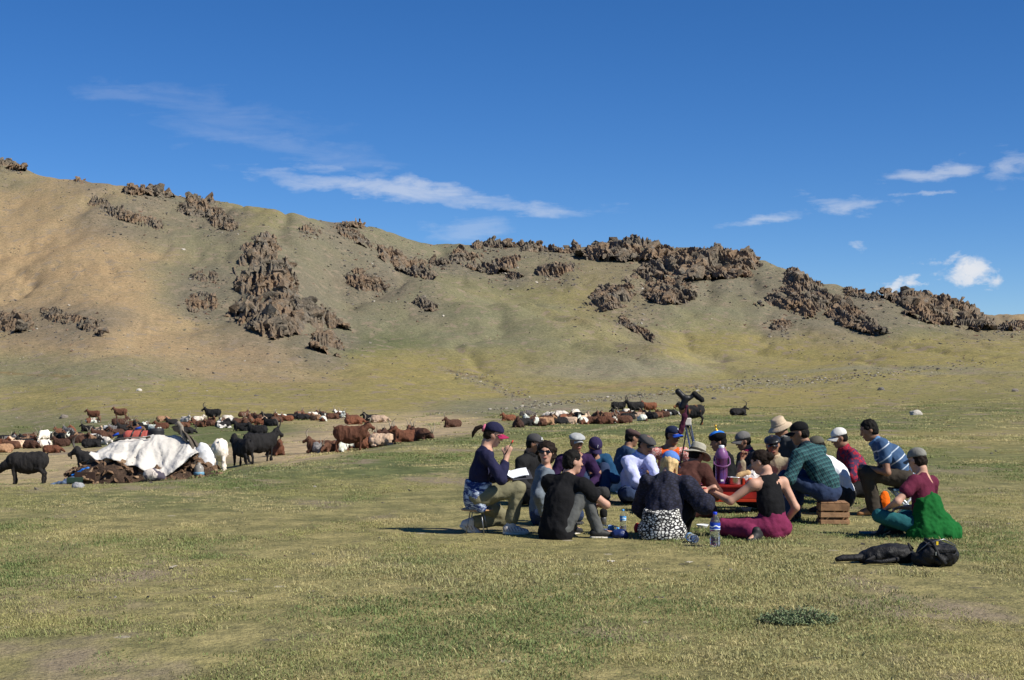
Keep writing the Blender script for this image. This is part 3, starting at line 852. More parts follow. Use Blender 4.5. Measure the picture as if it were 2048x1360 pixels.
def build_stones():
    rr = np.random.default_rng(77)
    ms = stone_material()
    src = []
    for i, (V, T) in enumerate(hull_protos(6, 31, 1, .8, .55, 14)):
        me = mesh_np('stone_%d' % i, V, T, smooth=False); me.materials.append(ms)
        src.append(bpy.data.objects.new('stone_%d' % i, me))
    P, S, C = [], [], []
    pal = [(.12, .105, .09), (.15, .14, .10), (.22, .195, .155), (.40, .36, .30), (.19, .12, .08)]
    def drop(px, py, size_px, wts):
        g = cast(px, py, 12)
        if g is None: return
        P.append((g.x, g.y, g.z)); S.append(size_px * 1.45 * g.y / F); C.append(pal[rr.choice(5, p=wts)])
    mixd = [.36, .28, .18, .06, .12]; pale = [.2, .25, .25, .22, .08]
    # the stony stream bed along the foot of the hills
    bed = [(0, 866), (250, 846), (620, 832), (860, 826), (960, 822), (1040, 816), (1120, 806), (1250, 795), (1330, 786), (1420, 777), (1520, 768), (1650, 758), (1800, 745), (1920, 730), (2060, 722)]
    for _ in range(1500):
        x = rr.triangular(820, 1500, 2060); y = np.interp(x, [b[0] for b in bed], [b[1] for b in bed]) + rr.normal(0, 5 if x > 1300 else 3.5)
        drop(x, y, rr.choice([.7, 1.1, 1.8, 3.0], p=[.4, .33, .2, .07]), pale)
    for _ in range(220):                                # gully running down the middle slope
        t = rr.uniform(0, 1); x = np.interp(t, [0, .4, 1], [905, 985, 1075]); y = np.interp(t, [0, .4, 1], [742, 770, 812]) + rr.normal(0, 6)
        drop(x + rr.normal(0, 14), y, rr.choice([.8, 1.3, 2.2]), pale)
    for _ in range(260):                                # stones at the back of the meadow on the right
        drop(rr.uniform(1300, 2060), rr.normal(835, 7), rr.choice([.7, 1.1, 1.9], p=[.5, .35, .15]), mixd)
    for _ in range(700):
        drop(rr.uniform(1450, 2060), rr.uniform(745, 850), rr.choice([.6, .9, 1.4], p=[.5, .35, .15]), mixd)
    for _ in range(11000):                               # loose stones all over the slopes
        x = rr.uniform(-10, 2060); y = rr.uniform(330, 830)
        drop(x, y, rr.choice([.42, .62, .95, 1.7], p=[.5, .33, .14, .03]), mixd)
    for o_ in OUTCROPS:                                 # rubble under every outcrop
        xs = [p[0] for p in o_[1]]; ys = [p[1] for p in o_[1]]
        for _ in range(int(50 + (max(xs) - min(xs)) * 1.0)):
            drop(rr.normal(np.mean(xs), (max(xs) - min(xs)) * .42), rr.normal(np.mean(ys) + (max(ys) - min(ys)) * .2, (max(ys) - min(ys)) * .48), rr.choice([.9, 1.6, 2.8], p=[.5, .35, .15]), [.42, .3, .1, .03, .15])
    for _ in range(700):                                # on the tan slope and by the herd
        drop(rr.uniform(-10, 500), rr.uniform(700, 870), rr.choice([.7, 1.0, 1.5], p=[.5, .35, .15]), pale)
    for _ in range(420):                                # pebbles and droppings in the near turf
        drop(rr.uniform(-10, 2060), rr.uniform(900, 1370), rr.choice([1.0, 1.6, 2.4, 4.0], p=[.4, .35, .18, .07]), [.3, .25, .15, .15, .15])
    P = np.array(P); S = np.array(S); n = len(P)
    P[:, 2] += S * .12
    scl = np.stack([S * rr.uniform(.7, 1.4, n), S * rr.uniform(.7, 1.2, n), S * rr.uniform(.6, 1.1, n)], 1)
    rot = np.stack([rr.normal(0, .3, n), rr.normal(0, .3, n), rr.uniform(0, 6.28, n)], 1)
    tint = np.concatenate([np.array(C) * rr.uniform(.8, 1.2, n)[:, None], np.ones((n, 1))], 1)
    scatter('loose_stones', P, rot, scl, rr.integers(0, 6, n), tint, src, 'loose grey and brown stones strewn over slopes and stream bed', 'stones')
build_grass()
build_stones()

def boulder(px, py, wpx, col, label, seed):
    g = cast(px, py, 12)
    rr = np.random.default_rng(seed)
    s = wpx * .5 * g.y / F
    bm = bmesh.new(); bmesh.ops.create_icosphere(bm, subdivisions=3, radius=1.0)
    for v in bm.verts:
        p = v.co.copy()
        v.co = p * (1 + .28 * mnoise.noise(p * 1.3 + Vector((seed, 0, 0))) + .12 * mnoise.noise(p * 3 + Vector((0, seed, 0))))
        v.co.z *= .62
        if v.co.z < -.3: v.co.z = -.3
    bmesh.ops.scale(bm, vec=(s, s * .8, s), verts=bm.verts)
    me = bm_mesh('boulder', bm, smooth=False)
    o = link('boulder', me, mat=simple('boulder_' + str(seed), col, .9, .35, 6 / s, .6, 14 / s, bdist=.05 * s), loc=(g.x, g.y, g.z + s * .2))
    prop(o, label, 'boulder', 'single boulders')
boulder(1832, 830, 26, (.42, .39, .34), 'pale grey boulder beyond the man in the striped polo shirt', 3)
boulder(2030, 783, 14, (.22, .19, .16), 'grey boulder on the right meadow below the ridge end', 4)
boulder(1762, 780, 14, (.14, .13, .12), 'dark boulder on the right slope', 5)
boulder(1428, 798, 10, (.12, .11, .10), 'small dark boulder beyond the tripod', 6)
boulder(278, 782, 12, (.55, .5, .42), 'cream boulder on the slope above the herd', 8)
boulder(128, 836, 18, (.2, .17, .14), 'brown grey boulder beside the standing brown goats', 9)
boulder(1055, 832, 30, (.10, .09, .08), 'flat dark boulder between the two herds', 10)
# ================================================================== smooth solid bodies
def v3(*a): return np.array(a if len(a) > 1 else a[0], dtype=float)
def unit(v):
    v = np.asarray(v, float); return v / max(1e-9, np.linalg.norm(v))
def rc(a, b, ra, rb=None, n=None, s=1.0, k=.03): return ('rc', v3(a), v3(b), ra, ra if rb is None else rb, None if n is None else unit(n), s, k)
def el(c, r, Rm=None, k=.02): return ('el', v3(c), v3(r), np.eye(3) if Rm is None else np.asarray(Rm, float), k)
def cut(o, n): return ('cut', v3(o), unit(n))
def sub(p): return ('sub', p)

def _dist(pr, X):
    if pr[0] == 'rc':
        _, a, b, ra, rb, n, s, k = pr
        ab = b - a; L = max(1e-9, ab @ ab)
        pa = X - a
        t = np.clip(pa @ ab / L, 0, 1)
        q = pa - t[..., None] * ab
        if n is not None:
            c = q @ n
            q = q + (c * (1 / s - 1))[..., None] * n
            return (np.sqrt((q * q).sum(-1)) - (ra + (rb - ra) * t)) * math.sqrt(s)
        return np.sqrt((q * q).sum(-1)) - (ra + (rb - ra) * t)
    _, c, r, Rm, k = pr
    p = (X - c) @ Rm
    k0 = np.sqrt(((p / r) ** 2).sum(-1)); k1 = np.sqrt(((p / (r * r)) ** 2).sum(-1))
    return k0 * (k0 - 1) / np.maximum(k1, 1e-6)

def _box(pr):
    if pr[0] == 'rc':
        return np.minimum(pr[1] - pr[3], pr[2] - pr[4]), np.maximum(pr[1] + pr[3], pr[2] + pr[4])
    m = pr[2].max(); return pr[1] - m, pr[1] + m

def sdf_mesh(prims, h):
    solid = [p for p in prims if p[0] in ('rc', 'el')]
    bs = [_box(p) for p in solid]
    lo = np.min([b[0] for b in bs], 0) - 4 * h; hi = np.max([b[1] for b in bs], 0) + 4 * h
    n = np.ceil((hi - lo) / h).astype(int) + 1
    Fd = np.full(n, 1.0, np.float32)
    ax = [lo[i] + h * np.arange(n[i]) for i in range(3)]
    for p in prims:
        if p[0] == 'cut':
            d = (ax[0] - p[1][0])[:, None, None] * p[2][0] + (ax[1] - p[1][1])[None, :, None] * p[2][1] + (ax[2] - p[1][2])[None, None, :] * p[2][2]
            np.maximum(Fd, d.astype(np.float32), out=Fd); continue
        sb = p[0] == 'sub'
        q = p[1] if sb else p
        k = q[-1]
        b0, b1 = _box(q); m = k + 3 * h
        i0 = np.clip(((b0 - m - lo) / h).astype(int), 0, n - 1); i1 = np.clip(np.ceil((b1 + m - lo) / h).astype(int) + 1, 1, n)
        sl = tuple(slice(i0[i], i1[i]) for i in range(3))
        X = np.stack(np.meshgrid(*[ax[i][sl[i]] for i in range(3)], indexing='ij'), -1)
        d = _dist(q, X); f = Fd[sl]
        if sb:
            Fd[sl] = np.maximum(f, -d)
        else:
            hh = np.clip(.5 + .5 * (f - d) / k, 0, 1)
            Fd[sl] = f + (d - f) * hh - k * hh * (1 - hh)
    return surface_nets(Fd, lo, h)

_CR = np.array([(i, j, k) for i in (0, 1) for j in (0, 1) for k in (0, 1)])
_ED = [(a, b) for a in range(8) for b in range(a + 1, 8) if np.abs(_CR[a] - _CR[b]).sum() == 1]
def surface_nets(Fd, lo, h):
    S = Fd < 0
    nx, ny, nz = Fd.shape
    cnt = np.zeros((nx - 1, ny - 1, nz - 1), np.int8)
    for c in _CR:
        cnt += S[c[0]:nx - 1 + c[0], c[1]:ny - 1 + c[1], c[2]:nz - 1 + c[2]]
    act = (cnt > 0) & (cnt < 8)
    I = np.argwhere(act)
    ids = np.full(act.shape, -1, np.int64); ids[act] = np.arange(len(I))
    val = np.stack([Fd[I[:, 0] + c[0], I[:, 1] + c[1], I[:, 2] + c[2]] for c in _CR], 1).astype(float)
    acc = np.zeros((len(I), 3)); num = np.zeros(len(I))
    for a, b in _ED:
        va, vb = val[:, a], val[:, b]
        m = (va < 0) != (vb < 0)
        t = np.where(m, va / np.where(m, va - vb, 1), 0)
        acc += m[:, None] * (_CR[a] + t[:, None] * (_CR[b] - _CR[a])); num += m
    V = lo + h * (I + acc / num[:, None])
    Q = []
    for axis in range(3):
        o1, o2 = [(1, 2), (2, 0), (0, 1)][axis]
        s0 = [slice(None)] * 3; s1 = [slice(None)] * 3
        s0[axis] = slice(0, -1); s1[axis] = slice(1, None)
        A, B = S[tuple(s0)], S[tuple(s1)]
        E = np.argwhere(A != B)
        E = E[(E[:, o1] > 0) & (E[:, o2] > 0) & (E[:, o1] < Fd.shape[o1] - 1) & (E[:, o2] < Fd.shape[o2] - 1)]
        def cell(d1, d2):
            c = E.copy(); c[:, o1] -= d1; c[:, o2] -= d2
            return ids[c[:, 0], c[:, 1], c[:, 2]]
        q = np.stack([cell(1, 1), cell(0, 1), cell(0, 0), cell(1, 0)], 1)
        inn = A[E[:, 0], E[:, 1], E[:, 2]]
        q[~inn] = q[~inn][:, ::-1]
        Q.append(q)
    Q = np.concatenate(Q); Q = Q[(Q >= 0).all(1)]
    return V, Q

def vnormals(V, Q):
    fn = np.cross(V[Q[:, 2]] - V[Q[:, 0]], V[Q[:, 3]] - V[Q[:, 1]])
    N = np.zeros_like(V)
    for c in range(4): np.add.at(N, Q[:, c], fn)
    return N / np.maximum(np.linalg.norm(N, axis=1), 1e-9)[:, None]

def rough_up(V, Q, amp, freq, seed=0.0, stretch=(1, 1, 1), ridged=True):
    N = vnormals(V, Q)
    p = V * np.array(stretch) * freq + seed
    d = noise3(p)
    if ridged: d = .6 * d + .5 * (.5 - np.abs(noise3(p * .55 + 31)) * 2)
    return V + N * (amp * d)[:, None]
# ================================================================== people
def cloth_mat(name, col, var, rough, bump, scale, spec):
    """worn fabric: uneven dye, dust, and creases as relief"""
    if name in _MC: return _MC[name]
    t = NT(name); v = t.coord()
    f = t.noise(scale, 6, .65, v); d = t.noise(3.5, 4, .6, v)
    c = t.mix(t.ramp(f, .3, .7), tuple(x * (1 - var) for x in col), tuple(min(1, x * (1 + var) + .001) for x in col))
    c = t.mix(t.ramp(d, .5, .72, 0, .5), c, tuple(min(1, x * 1.45 + .003) for x in col))
    t.color(c); t.b.inputs['Roughness'].default_value = rough; t.b.inputs['Specular IOR Level'].default_value = spec
    cr = t.n('ShaderNodeTexNoise'); cr.noise_type = 'RIDGED_MULTIFRACTAL'; cr.inputs['Scale'].default_value = 7.0; cr.inputs['Detail'].default_value = 3; cr.inputs['Distortion'].default_value = .8
    t.l(v, cr.inputs['Vector'])
    h = t.math('ADD', t.math('MULTIPLY', cr.outputs['Fac'], .55), t.math('MULTIPLY', t.noise(40, 3, vec=v), .25))
    t.bump(h, min(1.0, bump * 2.2), .022)
    _MC[name] = t.m
    return t.m
def fabric(name, col, var=.18, rough=.9, bump=.35, scale=10.0, spec=.15):
    return cloth_mat(name, col, var, rough, bump, scale, spec)
def tcoord(t):
    a = t.attr('cloth').outputs['Vector']
    s = t.n('ShaderNodeSeparateXYZ'); t.l(a, s.inputs[0])
    return a, s.outputs
def stripes(t, x, period, width, phase=0.0):
    f = t.math('FRACT', t.math('ADD', t.math('DIVIDE', x, period), phase))
    return t.math('LESS_THAN', f, width)
def plaid(name, base, c1, c2, p=.05):
    t = NT(name); a, (x, y, z) = tcoord(t)
    ang = t.math('ADD', x, t.math('MULTIPLY', y, .8))
    c = t.mix(t.math('MULTIPLY', stripes(t, ang, p, .3), .75), base, c1)
    c = t.mix(t.math('MULTIPLY', stripes(t, z, p, .28), .6), c, c1)
    c = t.mix(t.math('MULTIPLY', stripes(t, ang, p * .5, .16, .3), .55), c, c2)
    c = t.mix(t.math('MULTIPLY', stripes(t, z, p, .12, .5), .55), c, c2)
    t.color(c); t.b.inputs['Roughness'].default_value = .9
    t.bump(t.noise(24, 5, vec=t.coord()), .35, .012)
    return t.m
def m_polo():
    t = NT('polo_stripes'); a, (x, y, z) = tcoord(t)
    c = t.mix(stripes(t, z, .115, .12, .1), (.036, .08, .165), (.5, .54, .58))
    c = t.mix(stripes(t, z, .23, .05, .55), c, (.35, .42, .5))
    t.color(c); t.bump(t.noise(20, 5, vec=t.coord()), .35, .012)
    return t.m
def m_jersey():
    t = NT('cycling_jersey'); a, (x, y, z) = tcoord(t)
    ax = t.math('ABSOLUTE', x)
    vo = t.n('ShaderNodeTexVoronoi'); vo.inputs['Scale'].default_value = 60; t.l(a, vo.inputs['Vector'])
    pat = t.mix(t.math('LESS_THAN', vo.outputs['Distance'], .42), (.42, .13, .11), (.68, .52, .47))
    body = t.mix(t.math('GREATER_THAN', z, .33), (.09, .10, .12), (.55, .58, .64))
    body = t.mix(t.math('GREATER_THAN', t.math('SUBTRACT', z, t.math('MULTIPLY', ax, .3)), .34), body, (.85, .12, .015))
    c = t.mix(t.math('GREATER_THAN', ax, t.math('ADD', .10, 0.02)), body, pat)
    t.color(c); t.bump(t.noise(20, 5, vec=t.coord()), .3, .012)
    return t.m
def m_cells(name, dark, lite, scale, th):
    t = NT(name); vo = t.n('ShaderNodeTexVoronoi', feature='DISTANCE_TO_EDGE'); vo.inputs['Scale'].default_value = scale
    t.l(t.coord('Object', (1, 1, 1.5)), vo.inputs['Vector'])
    t.color(t.mix(t.ramp(vo.outputs['Distance'], th, th + .06), dark, lite))
    t.bump(t.noise(20, 5, vec=t.coord()), .3, .012)
    return t.m
def m_tiedye():
    t = NT('tie_dye_cloth'); c = t.coord('Object', (1, 1, 2.6))
    f = t.noise(9, 6, .7, c, .8)
    t.color(t.mix(t.ramp(f, .47, .6), (.012, .03, .13), (.55, .62, .72))); t.bump(t.noise(24, 5, vec=t.coord()), .4, .012)
    return t.m
def m_twotone(name, up, dn, zc):
    t = NT(name); a, (x, y, z) = tcoord(t)
    t.color(t.mix(t.math('GREATER_THAN', z, zc), dn, up)); t.bump(t.noise(40, 5, vec=t.coord()), .5, .012)
    return t.m
def m_redplaid():
    t = NT('red_patchwork'); a, _ = tcoord(t)
    f = t.noise(20, 3, .5, a, .3)
    t.color(t.mix(t.ramp(f, .46, .52), (.30, .012, .03), (.05, .02, .06))); t.bump(t.noise(20, 5, vec=t.coord()), .35, .012)
    return t.m

SKIN_A = simple('skin_tanned', (.27, .14, .085), .6, .12, 14, .15, 60, spec=.35, bdist=.004)
SKIN_B = simple('skin_fair', (.49, .275, .19), .6, .12, 14, .15, 60, spec=.35, bdist=.004)
HAIR_D = simple('hair_dark', (.008, .007, .006), .7, .3, 40, .9, 90, spec=.12, bdist=.006)
HAIR_B = simple('hair_brown', (.016, .010, .007), .7, .3, 40, .9, 90, spec=.12, bdist=.006)
HAIR_L = simple('hair_blonde', (.55, .38, .17), .6, .3, 40, .6, 90, spec=.3, bdist=.006)
M_LENS = simple('dark_lens', (.008, .008, .01), .12, .1, spec=.6)
M_EYE = simple('eye_dark', (.02, .012, .01), .3, .1)
M_LIP = simple('lips', (.33, .12, .09), .6, .1)
M_SOLE = simple('shoe_sole', (.62, .58, .5), .8, .15)
M_DSOLE = simple('dark_sole', (.03, .028, .026), .8, .15)

def ik(a, t, l1, l2, pole):
    a = v3(a); t = v3(t); d = t - a; L = np.linalg.norm(d); u = d / max(L, 1e-6)
    if L > (l1 + l2) * .995:
        L = (l1 + l2) * .995; t = a + u * L
    L = max(L, abs(l1 - l2) + .02)
    x = (l1 * l1 - l2 * l2 + L * L) / (2 * L); hgt = math.sqrt(max(0, l1 * l1 - x * x))
    p = v3(pole); p = p - u * (p @ u); p = unit(p)
    return a + u * x + p * hgt, t

def rot_axis(ax, ang):
    return np.array(Matrix.Rotation(ang, 3, Vector(ax)))

def hand_prims(wr, d, n, side, curl=.5, sc=1.0):
    d = unit(d); n = unit(v3(n) - d * (v3(n) @ d)); w = np.cross(n, d) * side
    kn = wr + d * .088 * sc
    pr = [rc(wr + d * .012, kn, .031 * sc, .040 * sc, n, .42, .02)]
    for i, (off, ln) in enumerate(((.032, .072), (.011, .080), (-.011, .074), (-.031, .058))):
        p = kn + w * off * sc - d * .006
        ang = curl * .7
        dd = unit(d * math.cos(ang) + n * math.sin(ang) + w * off * 2.2)
        q = p + dd * ln * .5 * sc
        a2 = curl * 1.7
        d2 = unit(d * math.cos(a2) + n * math.sin(a2) + w * off * 1.5)
        pr += [rc(p, q, .0095 * sc, .0088 * sc, k=.008), rc(q, q + d2 * ln * .5 * sc, .0088 * sc, .0072 * sc, k=.008)]
    tb = wr + d * .03 * sc + w * .028 * sc
    t1 = tb + unit(d * .75 + w * .75 + n * .25) * .042 * sc
    pr += [rc(tb, t1, .013 * sc, .0105 * sc, k=.012), rc(t1, t1 + unit(d * .95 + w * .15 + n * .45) * .032 * sc, .0105 * sc, .0085 * sc, k=.008)]
    return pr

def head_prims(H, Rh, s=.95):
    P = lambda *a: H + Rh @ (v3(*a) * s)
    E = lambda c, r, k=.02: el(P(*c), v3(*r) * s, Rh, k)
    pr = [E((-.006, 0, .030), (.096, .077, .090)), E((.024, 0, -.040), (.068, .060, .082), .04),
          E((.066, 0, -.098), (.026, .030, .022), .03), E((.052, .036, -.022), (.030, .024, .026), .025), E((.052, -.036, -.022), (.030, .024, .026), .025),
          rc(P(.082, -.03, .028), P(.082, .03, .028), .014 * s, k=.02),
          rc(P(.090, 0, .012), P(.112, 0, -.026), .009 * s, .015 * s, k=.012), E((.088, 0, -.062), (.014, .026, .012), .012),
          E((-.004, .079, -.008), (.022, .009, .033), .01), E((-.004, -.079, -.008), (.022, .009, .033), .01)]
    return pr

def to_head(V, H, Rh, s=.95):
    return H + (np.asarray(V, float) * s) @ Rh.T

def add_mesh(name, V, Q, parent, mat, smooth=True, cloth=None):
    me = mesh_np(name, V, Q, smooth)
    if cloth is not None:
        o, ax, fr, up = cloth
        d = np.asarray(V) - o
        T = np.stack([d @ ax, d @ fr, d @ up], 1).astype(np.float32)
        a = me.attributes.new('cloth', 'FLOAT_VECTOR', 'POINT'); a.data.foreach_set('vector', T.ravel())
    return link(name, me, parent, mat)

def brim_mesh(length, half, drop, inner=.09, z0=.035, span=1.15, th=.005, x0=0.0):
    V, Q = [], []; na, nr = 15, 5
    for side in (0, 1):
        for i in range(na):
            a = -span + 2 * span * i / (na - 1)
            for j in range(nr):
                t = j / (nr - 1)
                ex = inner * math.cos(a) * 1.08 + t * length * math.cos(a * .8) ** 1.2
                ey = half * math.sin(a) * (1 + .06 * t)
                V.append((ex + x0, ey, z0 - drop * t - .55 * ey * ey / half * (0.6 + .4 * t) * 1.0 - side * th))
    n = na * nr
    for i in range(na - 1):
        for j in range(nr - 1):
            a, b, c, d = i * nr + j, (i + 1) * nr + j, (i + 1) * nr + j + 1, i * nr + j + 1
            Q.append((a, d, c, b)); Q.append((n + a, n + b, n + c, n + d))
    rim = [(i * nr + nr - 1) for i in range(na)]
    for i in range(na - 1):
        Q.append((rim[i], rim[i] + n, rim[i + 1] + n, rim[i + 1]))
    return np.array(V), np.array(Q)

def lathe_np(prof, seg=28, sx=1.0, sy=1.0):
    V, Q = [], []
    for r, z in prof:
        for i in range(seg):
            a = 2 * math.pi * i / seg
            V.append((r * math.cos(a) * sx, r * math.sin(a) * sy, z))
    for j in range(len(prof) - 1):
        for i in range(seg):
            i2 = (i + 1) % seg
            Q.append((j * seg + i, j * seg + i2, (j + 1) * seg + i2, (j + 1) * seg + i))
    return np.array(V), np.array(Q)

def put_text(txt, size, mat, parent, M, name='emblem'):
    cu = bpy.data.curves.new(name, 'FONT'); cu.body = txt; cu.size = size; cu.extrude = .002; cu.align_x = 'CENTER'; cu.align_y = 'CENTER'
    tmp = bpy.data.objects.new('tmp_text', cu); COL.objects.link(tmp)
    dg = bpy.context.evaluated_depsgraph_get()
    me = bpy.data.meshes.new_from_object(tmp.evaluated_get(dg))
    bpy.data.objects.remove(tmp); bpy.data.curves.remove(cu)
    me.transform(M)
    return link(name, me, parent, mat)

def hat(kind, root, H, Rh, mats, emblem=None):
    hs = .95
    if kind == 'cap':
        pr = [el((-.004, 0, .052), (.112, .094, .088)), cut((0, 0, .036), (.10, 0, -1))]
        V, Q = sdf_mesh(pr, .009)
        c = add_mesh('cap', to_head(V, H, Rh), Q, root, mats[0])
        V, Q = brim_mesh(.078, .088, .012, .095, .040)
        add_mesh('brim', to_head(V, H, Rh), Q, c, mats[1] if len(mats) > 1 else mats[0])
        V, Q = lathe_np([(.001, .1435), (.008, .142), (.009, .138)], 8)
        add_mesh('button', to_head(V, H, Rh), Q, c, mats[0])
        if emblem:
            fr = Matrix(((0, 0, 1), (1, 0, 0), (0, 1, 0))).to_4x4()      # text x -> head y, text y -> head z
            tilt = Matrix.Rotation(R(-28), 4, 'Y')
            M = Matrix.Translation(H) @ Matrix(Rh.tolist()).to_4x4() @ Matrix.Scale(hs, 4) @ Matrix.Translation((.098, emblem[2] if len(emblem) > 2 else 0, .095)) @ (Matrix.Rotation(emblem[3], 4, 'Z') if len(emblem) > 3 else Matrix()) @ tilt @ fr
            put_text(emblem[0], .058, emblem[1], c, M)
        return c
    if kind == 'flat':
        pr = [el((.016, 0, .066), (.130, .106, .050), rot_axis((0, 1, 0), .16)), el((-.03, 0, .055), (.085, .09, .055), None, .03), cut((0, 0, .030), (.12, 0, -1))]
        V, Q = sdf_mesh(pr, .009); V = rough_up(V, Q, .004, 26)
        c = add_mesh('flat_cap', to_head(V, H, Rh), Q, root, mats[0])
        V, Q = brim_mesh(.042, .075, .016, .105, .042, 1.0)
        add_mesh('brim', to_head(V, H, Rh), Q, c, mats[0])
        return c
    if kind in ('bucket', 'felt'):
        if kind == 'bucket':
            prof = [(.001, .150), (.05, .149), (.080, .142), (.092, .128), (.098, .085), (.106, .045), (.112, .040), (.150, .012), (.172, -.006), (.170, -.011), (.148, .006), (.102, .034)]
        else:
            prof = [(.001, .128), (.03, .130), (.06, .150), (.082, .148), (.092, .13), (.098, .085), (.104, .040), (.112, .036), (.160, .028), (.188, .030), (.187, .025), (.158, .022), (.1, .030)]
        V, Q = lathe_np(prof, 30, 1.06, .95)
        r = np.hypot(V[:, 0], V[:, 1])
        if kind == 'felt': V[:, 2] -= np.clip((r - .11) / .08, 0, 1) * .045 * np.cos(np.arctan2(V[:, 1], V[:, 0])) ** 2
        V[:, 2] += noise3(V * 14 + 3) * .006
        c = add_mesh('bucket_hat' if kind == 'bucket' else 'felt_hat', to_head(V, H, Rh), Q, root, mats[0])
        V, Q = lathe_np([(.1005, .072), (.1055, .070), (.110, .044), (.106, .042)], 30, 1.06, .95)
        add_mesh('hat_band', to_head(V, H, Rh), Q, c, mats[1])
        return c
    if kind == 'crown':            # blue pointed festive cap with gilt knob and black turned up brim
        V, Q = lathe_np([(.086, .05), (.098, .085), (.094, .118), (.066, .138), (.03, .152), (.012, .165), (.001, .168)], 24, 1.08, .95)
        c = add_mesh('festive_cap', to_head(V, H, Rh), Q, root, mats[0])
        V, Q = lathe_np([(.092, .03), (.108, .035), (.116, .075), (.118, .112), (.111, .110), (.104, .07)], 24, 1.06, .95)
        V[:, 2] += np.where(V[:, 2] > .06, .022 * np.cos(2 * np.arctan2(V[:, 1], V[:, 0]) + math.pi), 0)
        add_mesh('turned_up_brim', to_head(V, H, Rh), Q, c, mats[2])
        V, Q = lathe_np([(.030, .150), (.022, .168), (.010, .176), (.008, .205), (.016, .214), (.017, .224), (.009, .234), (.001, .236)], 14)
        add_mesh('gilt_knob', to_head(V, H, Rh), Q, c, mats[1])
        return c

def hair(kind, root, H, Rh, mat, seed=1):
    P = lambda *a: v3(*a)
    if kind == 'short':
        pr = [el((-.010, 0, .038), (.104, .086, .094)), el((-.045, 0, -.025), (.064, .079, .08), None, .03), cut((.060, 0, .03), (1, 0, -.45)), sub(el((.085, 0, -.055), (.072, .12, .075)))]
    elif kind == 'under':          # hair showing below a cap
        pr = [el((-.016, 0, .020), (.094, .082, .080)), el((-.045, 0, -.03), (.055, .070, .055), None, .03), cut((.022, 0, 0), (1, 0, .15)), cut((0, 0, .06), (0, 0, 1))]
    elif kind == 'curly':
        rr = np.random.default_rng(seed)
        pr = [el((-.02, 0, .045), (.115, .105, .098)), el((-.04, 0, -.05), (.075, .10, .09), None, .03)]
        for _ in range(46):
            v = unit(rr.normal(size=3)); v[0] = -abs(v[0]) if rr.uniform() < .6 else v[0] * .45
            c = v3(-.02, 0, .015) + v * v3(.105, .108, .112)
            if c[0] > .05 and c[2] < .07: continue
            pr.append(el(c, (.026, .026, .026), None, .012))
        pr += [sub(el((.085, 0, -.05), (.085, .062, .115)))]
    elif kind == 'bun':
        pr = [el((-.012, 0, .040), (.103, .084, .090)), el((-.05, 0, .0), (.058, .072, .062), None, .03), cut((.062, 0, .03), (1, 0, -.5)), ]
        pr = pr[:2] + [el((-.118, 0, .02), (.045, .052, .045), None, .02)] + pr[2:]
    elif kind == 'long':           # loose blonde hair below a cap
        pr = [el((-.020, 0, .020), (.095, .084, .080)), rc((-.05, .05, -.02), (-.03, .07, -.16), .045, .020, k=.03), rc((-.06, -.03, -.02), (-.06, -.04, -.15), .05, .022, k=.03), rc((.0, .078, -.01), (.04, .07, -.17), .026, .012, k=.02), rc((-.03, -.075, 0), (.03, -.075, -.15), .03, .012, k=.02), cut((.03, 0, 0), (1, 0, .05)), cut((0, 0, .06), (0, 0, 1))]
        pr[-2] = cut((.05, 0, 0), (1, 0, .05))
    V, Q = sdf_mesh(pr, .008)
    V = rough_up(V, Q, .011, 38 if kind != 'long' else 30, seed, (1, 1, .4) if kind == 'long' else (1, 1, 1))
    return add_mesh('hair', to_head(V, H, Rh), Q, root, mat)

def shades(root, H, Rh, mat=None):
    parts = []
    for s in (-1, 1):
        V, Q = sdf_mesh([el((.098, s * .034, .004), (.009, .030, .022))], .006)
        add_mesh('sunglass_lens', to_head(V, H, Rh), Q, root, M_LENS)
    me = tube_mesh('sunglass_frame', [([tuple(to_head([p], H, Rh)[0]) for p in ((-.01, .083, .012), (.07, .078, .014), (.098, .06, .014), (.104, .034, .022), (.106, 0, .012), (.104, -.034, .022), (.098, -.06, .014), (.07, -.078, .014), (-.01, -.083, .012))], .0042, 6)])
    link('sunglass_frame', me, root, mat or M_LENS)

def features(root, H, Rh, hair_mat):
    for s in (-1, 1):
        V, Q = sdf_mesh([el((.088, s * .033, .004), (.008, .015, .0065))], .004)
        add_mesh('eye', to_head(V, H, Rh), Q, root, M_EYE)
        V, Q = sdf_mesh([rc((.094, s * .016, .027), (.086, s * .05, .027), .006, .004)], .004)
        add_mesh('eyebrow', to_head(V, H, Rh), Q, root, hair_mat)
    V, Q = sdf_mesh([rc((.099, -.022, -.062), (.099, .022, -.062), .007, k=.005), el((.101, 0, -.062), (.008, .018, .008), None, .008)], .004)
    add_mesh('mouth', to_head(V, H, Rh), Q, root, M_LIP)

